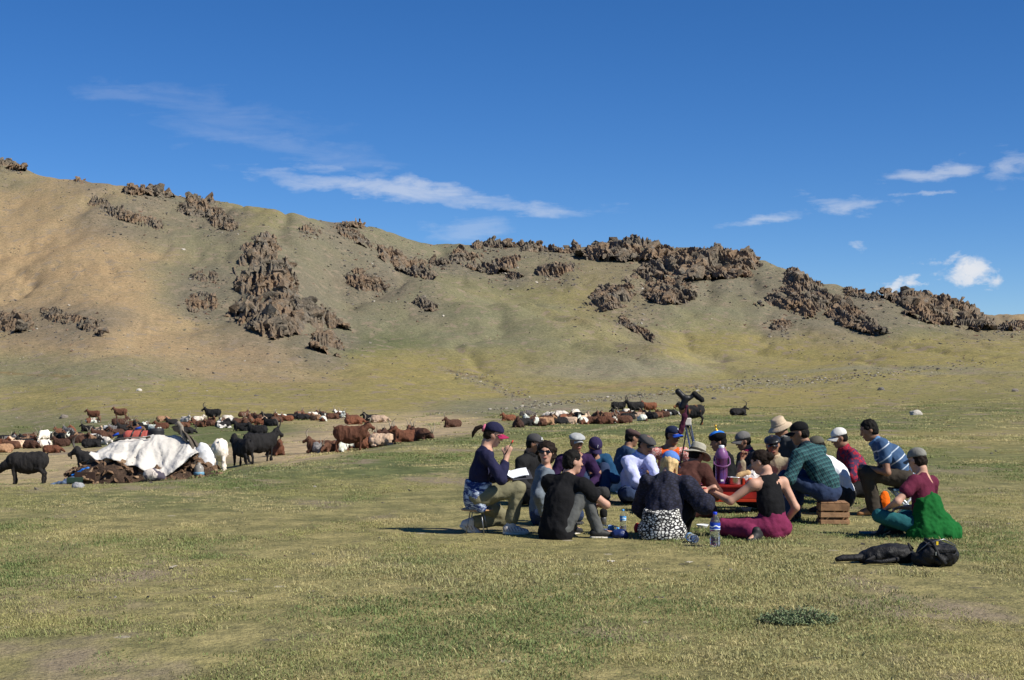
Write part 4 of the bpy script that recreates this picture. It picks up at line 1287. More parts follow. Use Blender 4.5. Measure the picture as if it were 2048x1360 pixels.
def person(label, px, D, face, seat=0.0, lean=12, curl=.4, slean=0, twist=0, head=None, hl=None, hr=None, fl=None, fr=None,
           skin=SKIN_A, top=None, bot=None, shoe=None, hr_kind=('under', HAIR_D), hat_=None, glasses=False, feat=True, sc=1.0,
           width=1.0, group='people sitting in the circle', legs_out=None, vox=.0118, category='person', seed=0):
    base = spot(px, D)
    root = empty('person', base)
    prop(root, label, category, group)
    th = R(face)
    f = v3(math.cos(th), math.sin(th), 0); l = v3(-math.sin(th), math.cos(th), 0); u = v3(0, 0, 1)
    W = lambda a: (f * a[0] + l * a[1] + u * a[2])
    def tilt(deg):
        a = R(deg); d = f * math.sin(a) + u * math.cos(a)
        return unit(d + l * math.sin(R(slean)))
    P = u * (seat + .115 * sc)
    d1, d2 = tilt(lean * (1 - curl)), tilt(lean * (1 + curl))
    C = P + d1 * .25 * sc; N = C + d2 * .245 * sc
    tw = R(twist)
    sa = unit(np.cross(u, f)); sa = unit(sa * math.cos(tw) + f * math.sin(tw)) ; sa = unit(sa - d2 * (sa @ d2))
    # sa points to the left shoulder
    fr_t = unit(np.cross(sa, d2))
    hy, hp, hroll = head or (face, 8, 0)
    a = R(hy); hf = v3(math.cos(a), math.sin(a), 0); hl_ = v3(-math.sin(a), math.cos(a), 0)
    Rh = np.stack([hf, hl_, u], 1)
    Rh = Rh @ rot_axis((0, 1, 0), R(hp)) @ rot_axis((1, 0, 0), R(hroll))
    nb = N + unit(d2 + u * .6) * .055 * sc
    H = nb + (Rh @ v3(.022, 0, .125)) * sc
    shl, shr = N - d2 * .055 * sc + sa * .178 * sc * width, N - d2 * .055 * sc - sa * .178 * sc * width
    la, lf = .285 * sc, .25 * sc
    hl = hl or dict(t=(.22, .12, seat + .22)); hr = hr or dict(t=(.22, -.12, seat + .22))
    def arm(S, h, sgn):
        T = W(h['t']); pole = W(h.get('pole', (-.35, sgn * .8, -.5)))
        E, Wr = ik(S, T, la, lf, pole)
        hd = W(h['d']) if 'd' in h else unit(Wr - E)
        pn = W(h.get('n', (0, -sgn * .5, -.8)))
        return E, Wr, hd, pn, h.get('curl', .55)
    AL, AR = arm(shl, hl, 1), arm(shr, hr, -1)
    hipl, hipr = P + l * .088 * sc - u * .01, P - l * .088 * sc - u * .01
    fl = fl or dict(t=(.26, -.06, .07), pole=(.55, .85, .15)); fr = fr or dict(t=(.30, .05, .06), pole=(.55, -.85, .15))
    lt, ls = .425 * sc, .40 * sc
    def leg(Hh, ft):
        T = W(ft['t']); K, A = ik(Hh, T, lt, ls, W(ft.get('pole', (.6, 0, 1))))
        if K[2] < .075: K[2] = .075
        toe = W(ft.get('toe', (1, 0, -.12)))
        return K, A, unit(toe)
    LL, LR = leg(hipl, fl), leg(hipr, fr)
    # ---- body
    flat = fr_t
    body = [rc(P, C, .128 * width, .120 * width, f, .78, .04), rc(C, N - d2 * .07, .122 * width, .128 * width, flat, .70, .05),
            rc(shl, shr, .052, .052, k=.05), rc(N - d2 * .02, nb + (Rh @ v3(-.012, 0, .03)), .058, .052, k=.03)]
    for S, (E, Wr, hd, pn, cu), sgn in ((shl, AL, 1), (shr, AR, -1)):
        body += [rc(S, E, .050, .039, k=.04), rc(E, Wr, .041, .026, k=.02)] + hand_prims(Wr, hd, pn, sgn, cu, sc)
    for Hh, (K, A, toe) in ((hipl, LL), (hipr, LR)):
        body += [rc(Hh, K, .078, .052, k=.04), rc(K, A, .052, .036, k=.02), rc(A - u * .02, A + toe * .15 - u * .035, .034, .026, k=.02)]
    body += head_prims(H, Rh, .95 * sc)
    V, Q = sdf_mesh(body, vox)
    add_mesh('body', V, Q, root, skin)
    cl = (P, sa, fr_t, unit(N - P))
    # ---- upper garment
    if top:
        o = top.get('off', .016); slv = top.get('sleeve', 'long'); hem = top.get('hem', .02)
        pr = [rc(P + u * (.05 - hem), C, .132 * width + o + top.get('flare', 0), .124 * width + o, f, .80, .05), rc(C, N - d2 * .075, .126 * width + o, .132 * width + o * .6, flat, .72, .05)]
        if slv != 'tank':
            pr += [rc(shl, shr, .054 + o * .5, .054 + o * .5, k=.05), rc(N - d2 * .055, N + d2 * .005, .070, .064, k=.03)]
        else:
            pr += [rc(N - d2 * .09 + sa * .075, N - d2 * .02 + sa * .07, .045, .038, flat, .8, .04), rc(N - d2 * .09 - sa * .075, N - d2 * .02 - sa * .07, .045, .038, flat, .8, .04)]
        for S, (E, Wr, hd, pn, cu) in ((shl, AL), (shr, AR)):
            if slv == 'long':
                pr += [rc(S, E, .056 + o * .8, .046 + o * .8, k=.04), rc(E, Wr - unit(Wr - E) * .03, .047 + o * .8, .034 + o * .6, k=.025)]
            elif slv == 'elbow':
                pr += [rc(S, E, .060 + o, .062 + o, k=.04), rc(E, E + (Wr - E) * .15, .062 + o, .06 + o, k=.02)]
            elif slv == 'short':
                pr += [rc(S, S + (E - S) * .45, .056 + o, .054 + o, k=.04)]
        if top.get('collar'):
            for s_ in np.linspace(0, 2 * math.pi, 14, endpoint=False):
                c0 = N + d2 * .035 + (sa * math.cos(s_) + fr_t * math.sin(s_)) * .064
                pr.append(rc(c0, c0 + d2 * .022, .016, .014, k=.012))
        pr.append(cut(N + d2 * (.075 if top.get('collar') else .028), unit(d2 + fr_t * (.0 if top.get('collar') else .35))))
        V, Q = sdf_mesh(pr, .0125)
        V = rough_up(V, Q, top.get('wr', .011) * 1.5, 9, seed * 3.1, (1, 1, .7))
        V = rough_up(V, Q, .008, 24, seed * 5.1, (1, 1, .7))
        g = add_mesh(top.get('name', 'shirt'), V, Q, root, top['m'], cloth=cl)
        if top.get('collar'):
            V, Q = sdf_mesh([rc(N + d2 * .035 + (sa * math.cos(s_) + fr_t * math.sin(s_)) * .066, N + d2 * .062 + (sa * math.cos(s_) + fr_t * math.sin(s_)) * .070, .018, .014, k=.014) for s_ in np.linspace(0, 2 * math.pi, 16, endpoint=False)], .010)
            add_mesh('collar', V, Q, g, top['collar'])
    # ---- trousers
    if bot:
        o = bot.get('off', .016)
        pr = [rc(P - u * .005, P + d1 * .10, .135 * width + o, .128 * width + o * .6, f, .82, .04), cut(P + d1 * .15, d1)]
        for Hh, (K, A, toe) in ((hipl, LL), (hipr, LR)):
            e = A if not bot.get('crop') else K + (A - K) * bot['crop']
            pr += [rc(Hh, K, .086 + o, .060 + o, k=.04), rc(K, e, .060 + o, .044 + o * (1.3 if not bot.get('tight') else .4), k=.02)]
        V, Q = sdf_mesh(pr, .0135)
        V = rough_up(V, Q, bot.get('wr', .010) * 1.5, 10, seed * 2.3 + 9, (1, 1, .75)); V = rough_up(V, Q, .007, 24, seed + 4)
        V[:, 2] = np.maximum(V[:, 2], .004 if seat < .15 else -9)
        add_mesh('trousers', V, Q, root, bot['m'], cloth=cl)
    # ---- shoes
    if shoe:
        for (K, A, toe) in (LL, LR):
            sd = unit(np.cross(u, toe)); up = unit(np.cross(toe, sd))
            hl0 = A - up * .045 - toe * .035
            pr = [rc(hl0, hl0 + toe * .195, .042, .040, up, .85, .03), rc(A + up * .015, A - up * .03, .046, .044, k=.03), rc(hl0 + up * .018, hl0 + toe * .11 + up * .012, .038, .034, k=.03)]
            V, Q = sdf_mesh(pr, .0115)
            s0 = add_mesh('shoe', V, Q, root, shoe[0])
            pr = [rc(hl0 - up * .026, hl0 + toe * .20 - up * .024, .046, .045, up, .8, .02), cut(hl0 - up * .022, up), cut(hl0 - up * .05, -up)]
            V, Q = sdf_mesh(pr, .0105)
            add_mesh('sole', V, Q, s0, shoe[1])
    if hr_kind: hair(hr_kind[0], root, H, Rh, hr_kind[1], seed + 1)
    if hat_: hat(hat_[0], root, H, Rh, hat_[1], hat_[2] if len(hat_) > 2 else None)
    if glasses: shades(root, H, Rh)
    if feat:
        features(root, H, Rh, HAIR_D)
    return dict(root=root, base=base, P=P, C=C, N=N, H=H, Rh=Rh, d1=d1, d2=d2, sa=sa, f=f, l=l, u=u, W=W, AL=AL, AR=AR, LL=LL, LR=LR, hipl=hipl, hipr=hipr, cl=cl, fr_t=fr_t, shl=shl, shr=shr)

def garment(pp, name, prims, mat, vox=.0125, wr=.012, seed=0.0, floor=True, freq=9, st=(1, 1, 1)):
    V, Q = sdf_mesh(prims, vox)
    V = rough_up(V, Q, wr, freq, seed, st); V = rough_up(V, Q, wr * .4, freq * 2.6, seed + 3)
    if floor: V[:, 2] = np.maximum(V[:, 2], .004)
    return add_mesh(name, V, Q, pp['root'], mat, cloth=pp['cl'])
# ---- who sits where (px = bearing column, D = distance in m)
NAVY = fabric('navy_cotton', (.016, .016, .045)); BLACK = fabric('black_cotton', (.008, .008, .009), .3)
CHAR = fabric('charcoal_cotton', (.035, .034, .034)); KHAKI = fabric('khaki_cotton', (.19, .175, .105))
DENIM = fabric('dark_denim', (.025, .04, .085)); LDEN = fabric('pale_denim', (.22, .30, .38)); GREYD = fabric('grey_denim', (.135, .16, .185))
GREYT = fabric('grey_trousers', (.085, .088, .085)); PURP = fabric('purple_wool', (.032, .014, .052)); BLUEJ = fabric('blue_jacket', (.012, .055, .12))
LAV = fabric('lavender_shirt', (.47, .50, .76)); BEIGE = m_twotone('beige_fleece', (.30, .25, .16), (.035, .034, .033), .27)
MAG = fabric('magenta_cotton', (.165, .020, .062)); TEALL = fabric('teal_leggings', (.014, .09, .10)); GREEN = fabric('green_wool', (.006, .095, .018))
MAROON = fabric('maroon_cotton', (.10, .014, .034)); WHITE = fabric('white_cotton', (.72, .74, .78), .06); BROWNT = fabric('brown_corduroy', (.045, .037, .028))
DEEL = fabric('brown_deel', (.065, .026, .020), .35); ORANGE = fabric('orange_sash', (.75, .13, .006), .1); TEALP = plaid('teal_plaid', (.014, .07, .078), (.004, .008, .018), (.09, .20, .19))
GCAP = fabric('grey_cap', (.055, .053, .055)); PGREY = fabric('pale_grey_cap', (.36, .37, .36)); WCAP = fabric('silver_cap', (.55, .54, .5)); TAN = fabric('tan_hat', (.46, .36, .25))
FELT = fabric('felt_hat_grey', (.36, .34, .27)); DBLUE = fabric('denim_blue_cap', (.09, .19, .48)); CRIM = fabric('crimson_brim', (.28, .018, .07)); RBLUE = fabric('royal_blue', (.015, .07, .42))
OLIVE = fabric('olive_cap', (.09, .085, .065)); LEATH = simple('black_leather', (.012, .012, .012), .35, .3, 12, .3, 40, spec=.5); GOLD = simple('gilt', (.85, .50, .06), .35, .15, metal=.7)
CRBLUE = fabric('festive_blue_silk', (.02, .16, .55)); WHITEP = simple('white_print', (.8, .8, .8), .7, .05); CHECK = plaid('brown_check_cap', (.20, .11, .08), (.05, .03, .03), (.5, .45, .4), .04)
RED = simple('red_plastic', (.6, .03, .03), .5, .1)
def sneaker():
    t = NT('striped_sneaker'); a = t.coord(); s = t.n('ShaderNodeSeparateXYZ'); t.l(a, s.inputs[0])
    st = stripes(t, t.math('ADD', s.outputs[0], t.math('MULTIPLY', s.outputs[2], .5)), .030, .22)
    mid = t.math('MULTIPLY', st, t.math('LESS_THAN', t.math('ABSOLUTE', t.math('SUBTRACT', s.outputs[2], .055)), .022))
    t.color(t.mix(mid, (.56, .52, .48), (.16, .10, .10))); t.b.inputs['Roughness'].default_value = .8; t.bump(t.noise(40, 4, vec=a), .4, .006)
    return t.m
SHOE_D = simple('dark_shoe', (.02, .02, .02), .6, .2, spec=.3); SHOE_W = sneaker()

KUP_L = dict(t=(.46, .12, .08), pole=(.4, .1, 1)); KUP_R = dict(t=(.46, -.12, .08), pole=(.4, -.1, 1))

p1 = person('woman in navy cap with crimson brim writing on a low stool', 954, 16.6, 8, seat=.265, lean=11, curl=.35, head=(2, 20, 0), skin=SKIN_B,
            hr=dict(t=(.285, -.17, .80), pole=(-.1, -.4, -1), d=(.25, .05, 1), n=(.2, 1, 0), curl=1.1), hl=dict(t=(.33, .05, .56), pole=(-.2, .8, -.6), curl=.7),
            fr=dict(t=(.34, -.10, .085), pole=(.6, -.1, 1)), fl=dict(t=(-.06, .12, .10), pole=(1, .3, .0), toe=(.8, .1, -.55)),
            top=dict(m=NAVY, off=.010, hem=.0), bot=dict(m=KHAKI, off=.018, crop=.80), shoe=(SHOE_W, M_SOLE), hat_=('cap', (NAVY, CRIM)), glasses=True, hr_kind=('under', HAIR_B), seed=1, group='people around the red table')
p2 = person('man in black buttoned jacket and dark grey cap with white letter', 1045, 20.3, -32, lean=12, head=(-14, 14, 0), hl=dict(t=(.30, .10, .20)), hr=dict(t=(.30, -.10, .16)),
            top=dict(m=fabric('black_jacket', (.014, .014, .015), .3), off=.026, collar=fabric('black_collar', (.012, .012, .013))), bot=dict(m=BLACK), shoe=(SHOE_D, M_DSOLE), hat_=('cap', (GCAP,), ('A', WHITEP, -.035, -.5)), seed=2, group='people around the red table')
p3 = person('woman with dark curly hair and sunglasses in grey denim shirt looking back', 1082, 17.6, 8, lean=6, head=(-98, -6, 0), skin=SKIN_B, hr=dict(t=(-.02, -.24, .12), pole=(-.4, -.6, 0)), hl=dict(t=(.3, .1, .25)),
            top=dict(m=GREYD, off=.022, wr=.014), bot=dict(m=DENIM), shoe=(SHOE_D, M_DSOLE), hr_kind=('curly', HAIR_B), glasses=True, seed=3, group='people around the red table')
p4 = person('man in black T-shirt and grey trousers hugging his knees, seen from behind', 1112, 16.15, 52, lean=24, curl=.35, twist=-10, head=(22, 6, 0), skin=SKIN_B, width=1.06,
            hr=dict(t=(.50, -.20, .31), pole=(-.2, -1, -.35), n=(0, .6, -.8), d=(.3, .9, -.1)), hl=dict(t=(.44, .02, .36), pole=(-.1, 1, -.1)),
            fr=dict(t=(.30, -.30, .085), pole=(.4, -.15, 1), toe=(.75, -.65, -.05)), fl=dict(t=(.45, .14, .085), pole=(.3, .2, 1)),
            top=dict(m=BLACK, off=.030, sleeve='short', hem=.095, flare=.022, wr=.012), bot=dict(m=GREYT, off=.012), shoe=(SHOE_D, M_SOLE), hr_kind=('short', HAIR_D), seed=4, sc=1.04, group='people around the red table')
p5 = person('smiling woman in pale grey flat cap and purple sweater', 1149, 20.6, -82, lean=10, head=(-72, 6, 0), top=dict(m=PURP, off=.02), bot=dict(m=CHAR), shoe=(SHOE_D, M_DSOLE), hat_=('flat', (PGREY,)), seed=5, group='people around the red table')
p6 = person('person with bowed head in dark purple cap and open blue jacket', 1181, 20.9, -84, lean=20, head=(-76, 40, 0), hl=dict(t=(.34, .035, .37), pole=(-.2, 1, -.3), n=(0, -1, -.2), curl=.9), hr=dict(t=(.34, -.035, .37), pole=(-.2, -1, -.3), n=(0, 1, -.2), curl=.9),
            fl=KUP_L, fr=KUP_R, top=dict(m=BLUEJ, off=.026, wr=.014), bot=dict(m=DENIM), shoe=(SHOE_D, M_DSOLE), hat_=('cap', (fabric('dark_purple_cap', (.028, .02, .06)),), ('?', WHITEP)), seed=6, group='people around the red table')
p7 = person('person in checked brown cap and pale denim behind the lavender shirt', 1237, 22.2, 18, lean=16, head=(20, 15, 0), hr=dict(t=(.30, -.16, .2)), fl=KUP_L, fr=dict(t=(.30, -.22, .08), pole=(.4, -.3, 1)),
            top=dict(m=fabric('navy_pale_shirt', (.025, .05, .10)), off=.02), bot=dict(m=LDEN), shoe=(SHOE_D, M_DSOLE), hat_=('flat', (CHECK,)), feat=False, seed=7, group='people around the red table')
p8 = person('man in lavender shirt and grey flat cap with hand at his mouth', 1262, 20.5, -52, lean=20, head=(-42, 24, 0), hl=dict(t=(.25, .03, .60), pole=(.5, .25, -1), d=(-.2, -.1, 1), n=(-1, -.1, 0), curl=.7), hr=dict(t=(.36, .06, .26), pole=(-.2, -1, 0)),
            top=dict(m=LAV, off=.026, wr=.016, collar=LAV), bot=dict(m=DENIM), shoe=(SHOE_D, M_SOLE), hat_=('flat', (GCAP,)), seed=8, sc=1.03, group='people around the red table')
p9 = person('man in orange and grey patterned jersey with navy cap and sunglasses', 1338, 21.9, -88, lean=8, head=(-38, 8, 0), hl=dict(t=(.22, .2, .25)), hr=dict(t=(.2, -.22, .25)),
            top=dict(m=m_jersey(), off=.018, sleeve='elbow'), bot=dict(m=BLACK), shoe=(SHOE_D, M_DSOLE), hat_=('cap', (fabric('navy_cap', (.014, .02, .05)), RBLUE), ('*', WHITEP, -.02, -.3)), glasses=True, seed=9, width=1.06, sc=1.04, group='people around the red table')
p10 = person('person leaning forward in brown robe with orange sash and felt hat', 1354, 18.7, 54, seat=.06, lean=43, curl=.12, head=(38, 22, 0), hr=dict(t=(.50, -.08, .20), pole=(-.4, -.6, .3)), hl=dict(t=(.50, .16, .20), pole=(-.2, 1, .3)),
             fl=dict(t=(-.24, .14, .07), pole=(1, .3, -.1), toe=(-.9, 0, -.4)), fr=dict(t=(-.24, -.14, .07), pole=(1, -.3, -.1), toe=(-.9, 0, -.4)),
             top=dict(m=DEEL, off=.045, wr=.02, flare=.02), bot=dict(m=DEEL, off=.05, wr=.02), shoe=(SHOE_D, M_DSOLE), hat_=('felt', (FELT, fabric('dark_band', (.05, .045, .035)))), feat=False, seed=10, width=1.1, group='people around the red table')
q = p10
garment(q, 'robe_skirt', [rc(q['P'] + q['u'] * .02, q['P'] + q['f'] * .12 - q['u'] * .03, .215, .19, k=.05), rc(q['hipl'], q['LL'][0], .15, .12, k=.06), rc(q['hipr'], q['LR'][0], .15, .12, k=.06), rc(q['P'] - q['f'] * .05, q['P'] - q['f'] * .16 - q['u'] * .06, .18, .15, k=.06)], DEEL, wr=.022, seed=4)
garment(q, 'sash', [rc(q['P'] + q['d1'] * .15, q['P'] + q['d1'] * .25, .212, .206, q['f'], .9, .02), cut(q['P'] + q['d1'] * .245, q['d1']), cut(q['P'] + q['d1'] * .15, -q['d1'])], ORANGE, wr=.010, seed=5)
p11 = person('blonde woman in backward leaning blue cap and dark blouse reaching to the table', 1326, 16.15, 68, lean=18, curl=.4, head=(62, 22, 0), skin=SKIN_B, width=1.14,
             hr=dict(t=(.28, -.36, .475), pole=(-.2, -.8, -.7), d=(.3, -.7, .35), n=(0, .3, -1), curl=.7), hl=dict(t=(.35, .1, .2)), fr=dict(t=(.42, -.08, .08), pole=(.9, -.25, .5)), fl=dict(t=(.40, .10, .08), pole=(.9, .3, .5)),
             top=dict(m=m_cells('navy_lace', (.008, .008, .016), (.018, .02, .042), 26, .10), off=.040, sleeve='elbow', wr=.02, hem=.03, flare=.03), bot=dict(m=BLACK, off=.03), shoe=(SHOE_D, M_DSOLE), hr_kind=('long', HAIR_L), hat_=('cap', (DBLUE,)), feat=False, seed=11, group='people around the red table')
q = p11
garment(q, 'patterned_wrap', [rc(q['P'] - q['u'] * .01 - q['f'] * .03, q['P'] + q['u'] * .09 - q['f'] * .05, .250, .20, q['f'], .9, .04), cut(q['P'] + q['u'] * .16 - q['f'] * .2, unit(q['u'] - q['f'] * .2))], m_cells('black_white_print', (.012, .012, .014), (.72, .71, .66), 27, .13), wr=.012, seed=8)
V_, Q_ = sdf_mesh([rc(q['AR'][1] - unit(q['AR'][1] - q['AR'][0]) * .012, q['AR'][1], .034, .033), cut(q['AR'][1] + unit(q['AR'][1] - q['AR'][0]) * .004, unit(q['AR'][1] - q['AR'][0])), cut(q['AR'][1] - unit(q['AR'][1] - q['AR'][0]) * .012, -unit(q['AR'][1] - q['AR'][0]))], .006)
add_mesh('bracelet', V_, Q_, q['root'], RED)
p13 = person('woman in black tank top and magenta trousers reaching for the table', 1546, 16.15, 112, lean=10, curl=.5, slean=2, head=(152, 20, 0), skin=SKIN_B, width=.98,
             hl=dict(t=(.38, .50, .46), pole=(-.3, .5, -1), d=(.8, .5, .25), n=(0, -.4, -1), curl=.55), hr=dict(t=(.16, -.22, .12), pole=(-.6, -.3, 0)),
             fl=dict(t=(-.10, .25, .075), pole=(.63, .77, .0), toe=(-.5, .8, -.2)), fr=dict(t=(.36, .26, .06), pole=(.8, -.6, .0), toe=(.2, .9, -.1)),
             top=dict(m=BLACK, off=.010, sleeve='tank', hem=.0), bot=dict(m=MAG, off=.026, crop=.8, wr=.009), shoe=(SHOE_D, M_DSOLE), hr_kind=('bun', HAIR_B), seed=13, group='people around the red table')
p14 = person('man in black with blue festive cap topped by a gilt knob', 1460, 20.8, 188, lean=12, head=(184, 10, 0), top=dict(m=BLACK, off=.028, wr=.014), bot=dict(m=BLACK), shoe=(SHOE_D, M_DSOLE), hat_=('crown', (CRBLUE, GOLD, BLACK)), hr_kind=('short', HAIR_D), seed=14, group='people around the red table')
p15 = person('person in grey peaked cap beside the man with the gilt knob', 1512, 21.3, 200, lean=14, head=(192, 16, 0), top=dict(m=fabric('dark_grey_knit', (.05, .05, .055)), off=.022, collar=CRIM), bot=dict(m=BLACK), shoe=(SHOE_D, M_DSOLE), hat_=('cap', (fabric('mid_grey_cap', (.13, .125, .12)),)), seed=15, group='people around the red table')
p16 = person('man in black leather flat cap and beige fleece raising one hand', 1550, 19.6, 252, lean=10, head=(-98, 10, 6), hr=dict(t=(.22, -.37, .60), pole=(.1, -.4, -1), d=(.05, .1, 1), n=(.5, .8, 0), curl=1.0), hl=dict(t=(.25, .15, .2)),
             top=dict(m=BEIGE, off=.03, wr=.013, collar=fabric('beige_collar', (.42, .33, .22))), bot=dict(m=CHAR), shoe=(SHOE_D, M_DSOLE), hat_=('flat', (LEATH,)), seed=16, sc=1.02, group='people around the red table')
p17 = person('man in tan brimmed hat and dark grey jacket kneeling at the back', 1580, 21.2, 218, seat=.19, lean=12, head=(208, 24, 0), fl=dict(t=(-.18, .1, .07), pole=(1, .2, -.3), toe=(-.9, 0, -.3)), fr=dict(t=(-.18, -.1, .07), pole=(1, -.2, -.3), toe=(-.9, 0, -.3)),
             top=dict(m=fabric('slate_jacket', (.045, .05, .055)), off=.03, wr=.014, collar=fabric('pale_collar', (.3, .29, .27))), bot=dict(m=CHAR), shoe=(SHOE_D, M_DSOLE), hat_=('bucket', (TAN, TAN)), seed=17, group='people around the red table')
p18 = person('man in teal plaid shirt and black cap sitting on a wooden crate', 1654, 17.75, 130, seat=.245, lean=27, curl=.35, slean=8, head=(164, 14, 0), width=1.06, hl=dict(t=(.36, .22, .45)), hr=dict(t=(.42, .04, .45)),
             fl=dict(t=(.34, .26, .085), pole=(.6, .3, 1)), fr=dict(t=(.48, -.02, .085), pole=(.6, -.1, 1)),
             top=dict(m=TEALP, off=.024, wr=.012, hem=-.03, collar=TEALP), bot=dict(m=DENIM, off=.018), shoe=(SHOE_D, M_DSOLE), hat_=('cap', (BLACK,)), feat=False, seed=18, sc=1.05, group='people around the red table')
q = p18
garment(q, 'belt', [rc(q['P'] + q['d1'] * .07, q['P'] + q['d1'] * .10, .162, .160, q['f'], .83, .01), cut(q['P'] + q['d1'] * .105, q['d1']), cut(q['P'] + q['d1'] * .065, -q['d1'])], LEATH, .009, .001)
p19 = person('person squatting in white T-shirt and olive cap behind the crate', 1690, 19.2, 158, seat=.09, lean=32, head=(168, 18, 0), fl=dict(t=(.22, .12, .08), pole=(.8, .2, 1)), fr=dict(t=(.22, -.12, .08), pole=(.8, -.2, 1)), hl=dict(t=(.42, .1, .33)), hr=dict(t=(.42, -.1, .33)),
             top=dict(m=WHITE, off=.02, sleeve='short'), bot=dict(m=CHAR, off=.02), shoe=(SHOE_D, M_DSOLE), hat_=('cap', (OLIVE,)), feat=False, seed=19, group='people around the red table')
p20 = person('person in red patterned jacket and silvery cap bending forward', 1722, 20.4, 186, seat=.10, lean=24, head=(188, 18, 0), hl=dict(t=(.36, .1, .3)), hr=dict(t=(.36, -.1, .3)), top=dict(m=m_redplaid(), off=.03, wr=.015, collar=fabric('red_collar', (.3, .02, .04))), bot=dict(m=BLACK), shoe=(SHOE_D, M_DSOLE), hat_=('cap', (WCAP,)), seed=20, sc=1.02, group='people around the red table')
p21 = person('black haired man in blue striped polo shirt leaning over his knees', 1808, 18.7, 174, seat=.31, lean=37, curl=.3, head=(178, 22, 0), width=1.04, hl=dict(t=(.42, .10, .55), pole=(-.5, .5, -.6)), hr=dict(t=(.42, -.08, .55), pole=(-.5, -.5, -.6)),
             fl=dict(t=(.36, .10, .085), pole=(.8, .05, 1)), fr=dict(t=(.30, -.16, .085), pole=(.8, -.1, 1)),
             top=dict(m=m_polo(), off=.022, sleeve='short', hem=.03, collar=fabric('polo_collar', (.09, .19, .36))), bot=dict(m=BROWNT, off=.024), shoe=(simple('tan_boot', (.34, .17, .07), .7, .2), M_DSOLE), hr_kind=('short', HAIR_D), seed=21, sc=1.04, group='people around the red table')
p22 = person('woman in grey cap and maroon top with green shawl round her hips', 1850, 16.15, 136, lean=6, curl=.5, slean=-4, head=(126, 16, 0), skin=SKIN_B, width=.97, hl=dict(t=(.30, .20, .30), pole=(-.3, .9, -.3)), hr=dict(t=(.30, -.12, .28)),
             fl=dict(t=(.34, -.02, .07), pole=(.8, .75, .35), toe=(.3, .9, -.2)), fr=dict(t=(.42, .10, .06), pole=(.6, -.8, .3), toe=(.3, .9, -.1)),
             top=dict(m=MAROON, off=.016, sleeve='short'), bot=dict(m=TEALL, off=.008, tight=True, wr=.004), shoe=(SHOE_D, M_DSOLE), hr_kind=('under', HAIR_B), hat_=('cap', (fabric('washed_grey_cap', (.20, .195, .17)),)), feat=False, seed=22, group='people around the red table')
q = p22
garment(q, 'green_shawl', [rc(q['P'] - q['u'] * .03 - q['f'] * .04, q['C'] - q['d2'] * .06 - q['f'] * .03, .235, .165, q['f'], .86, .05), rc(q['P'] - q['f'] * .08 - q['l'] * .10, q['P'] - q['f'] * .12 - q['l'] * .12 - q['u'] * .08, .17, .20, k=.06), rc(q['P'] + q['l'] * .08 - q['f'] * .06, q['P'] + q['l'] * .12 - q['u'] * .08, .13, .14, k=.06), sub(rc(q['C'] + q['f'] * .22, q['P'] + q['f'] * .30, .20, .24)), ], GREEN, wr=.030, seed=8, freq=11, st=(1, 1, .3))
# woman on the stool: waist cloth, ponytail
q = p1
TD = m_tiedye()
garment(q, 'waist_cloth', [rc(q['P'] + q['u'] * .00, q['P'] + q['d1'] * .155, .172, .158, q['f'], .88, .03), rc(q['P'] - q['l'] * .10 + q['u'] * .04, q['P'] - q['l'] * .13 - q['u'] * .10 + q['f'] * .03, .085, .05, k=.04), cut(q['P'] + q['d1'] * .165, q['d1'])], TD, wr=.014, floor=False, seed=2)
H_, Rh_ = q['H'], q['Rh']
hd_ = lambda *a: tuple(to_head([a], H_, Rh_)[0])
link('ponytail', tube_mesh('ponytail', [([hd_(-.10, 0, .03), hd_(-.15, .0, .035), hd_(-.19, 0, .0), hd_(-.205, 0, -.06), hd_(-.20, 0, -.11)], [.018, .022, .026, .020, .006], 10)]), q['root'], HAIR_B)
link('scrunchie', tube_mesh('scrunchie', [([hd_(-.115 + .012 * math.cos(a) * .3, .030 * math.cos(a), .034 + .030 * math.sin(a)) for a in np.linspace(0, 6.283, 13)], .016, 8)]), q['root'], fabric('pink_scrunchie', (.5, .14, .2), .5, scale=60))
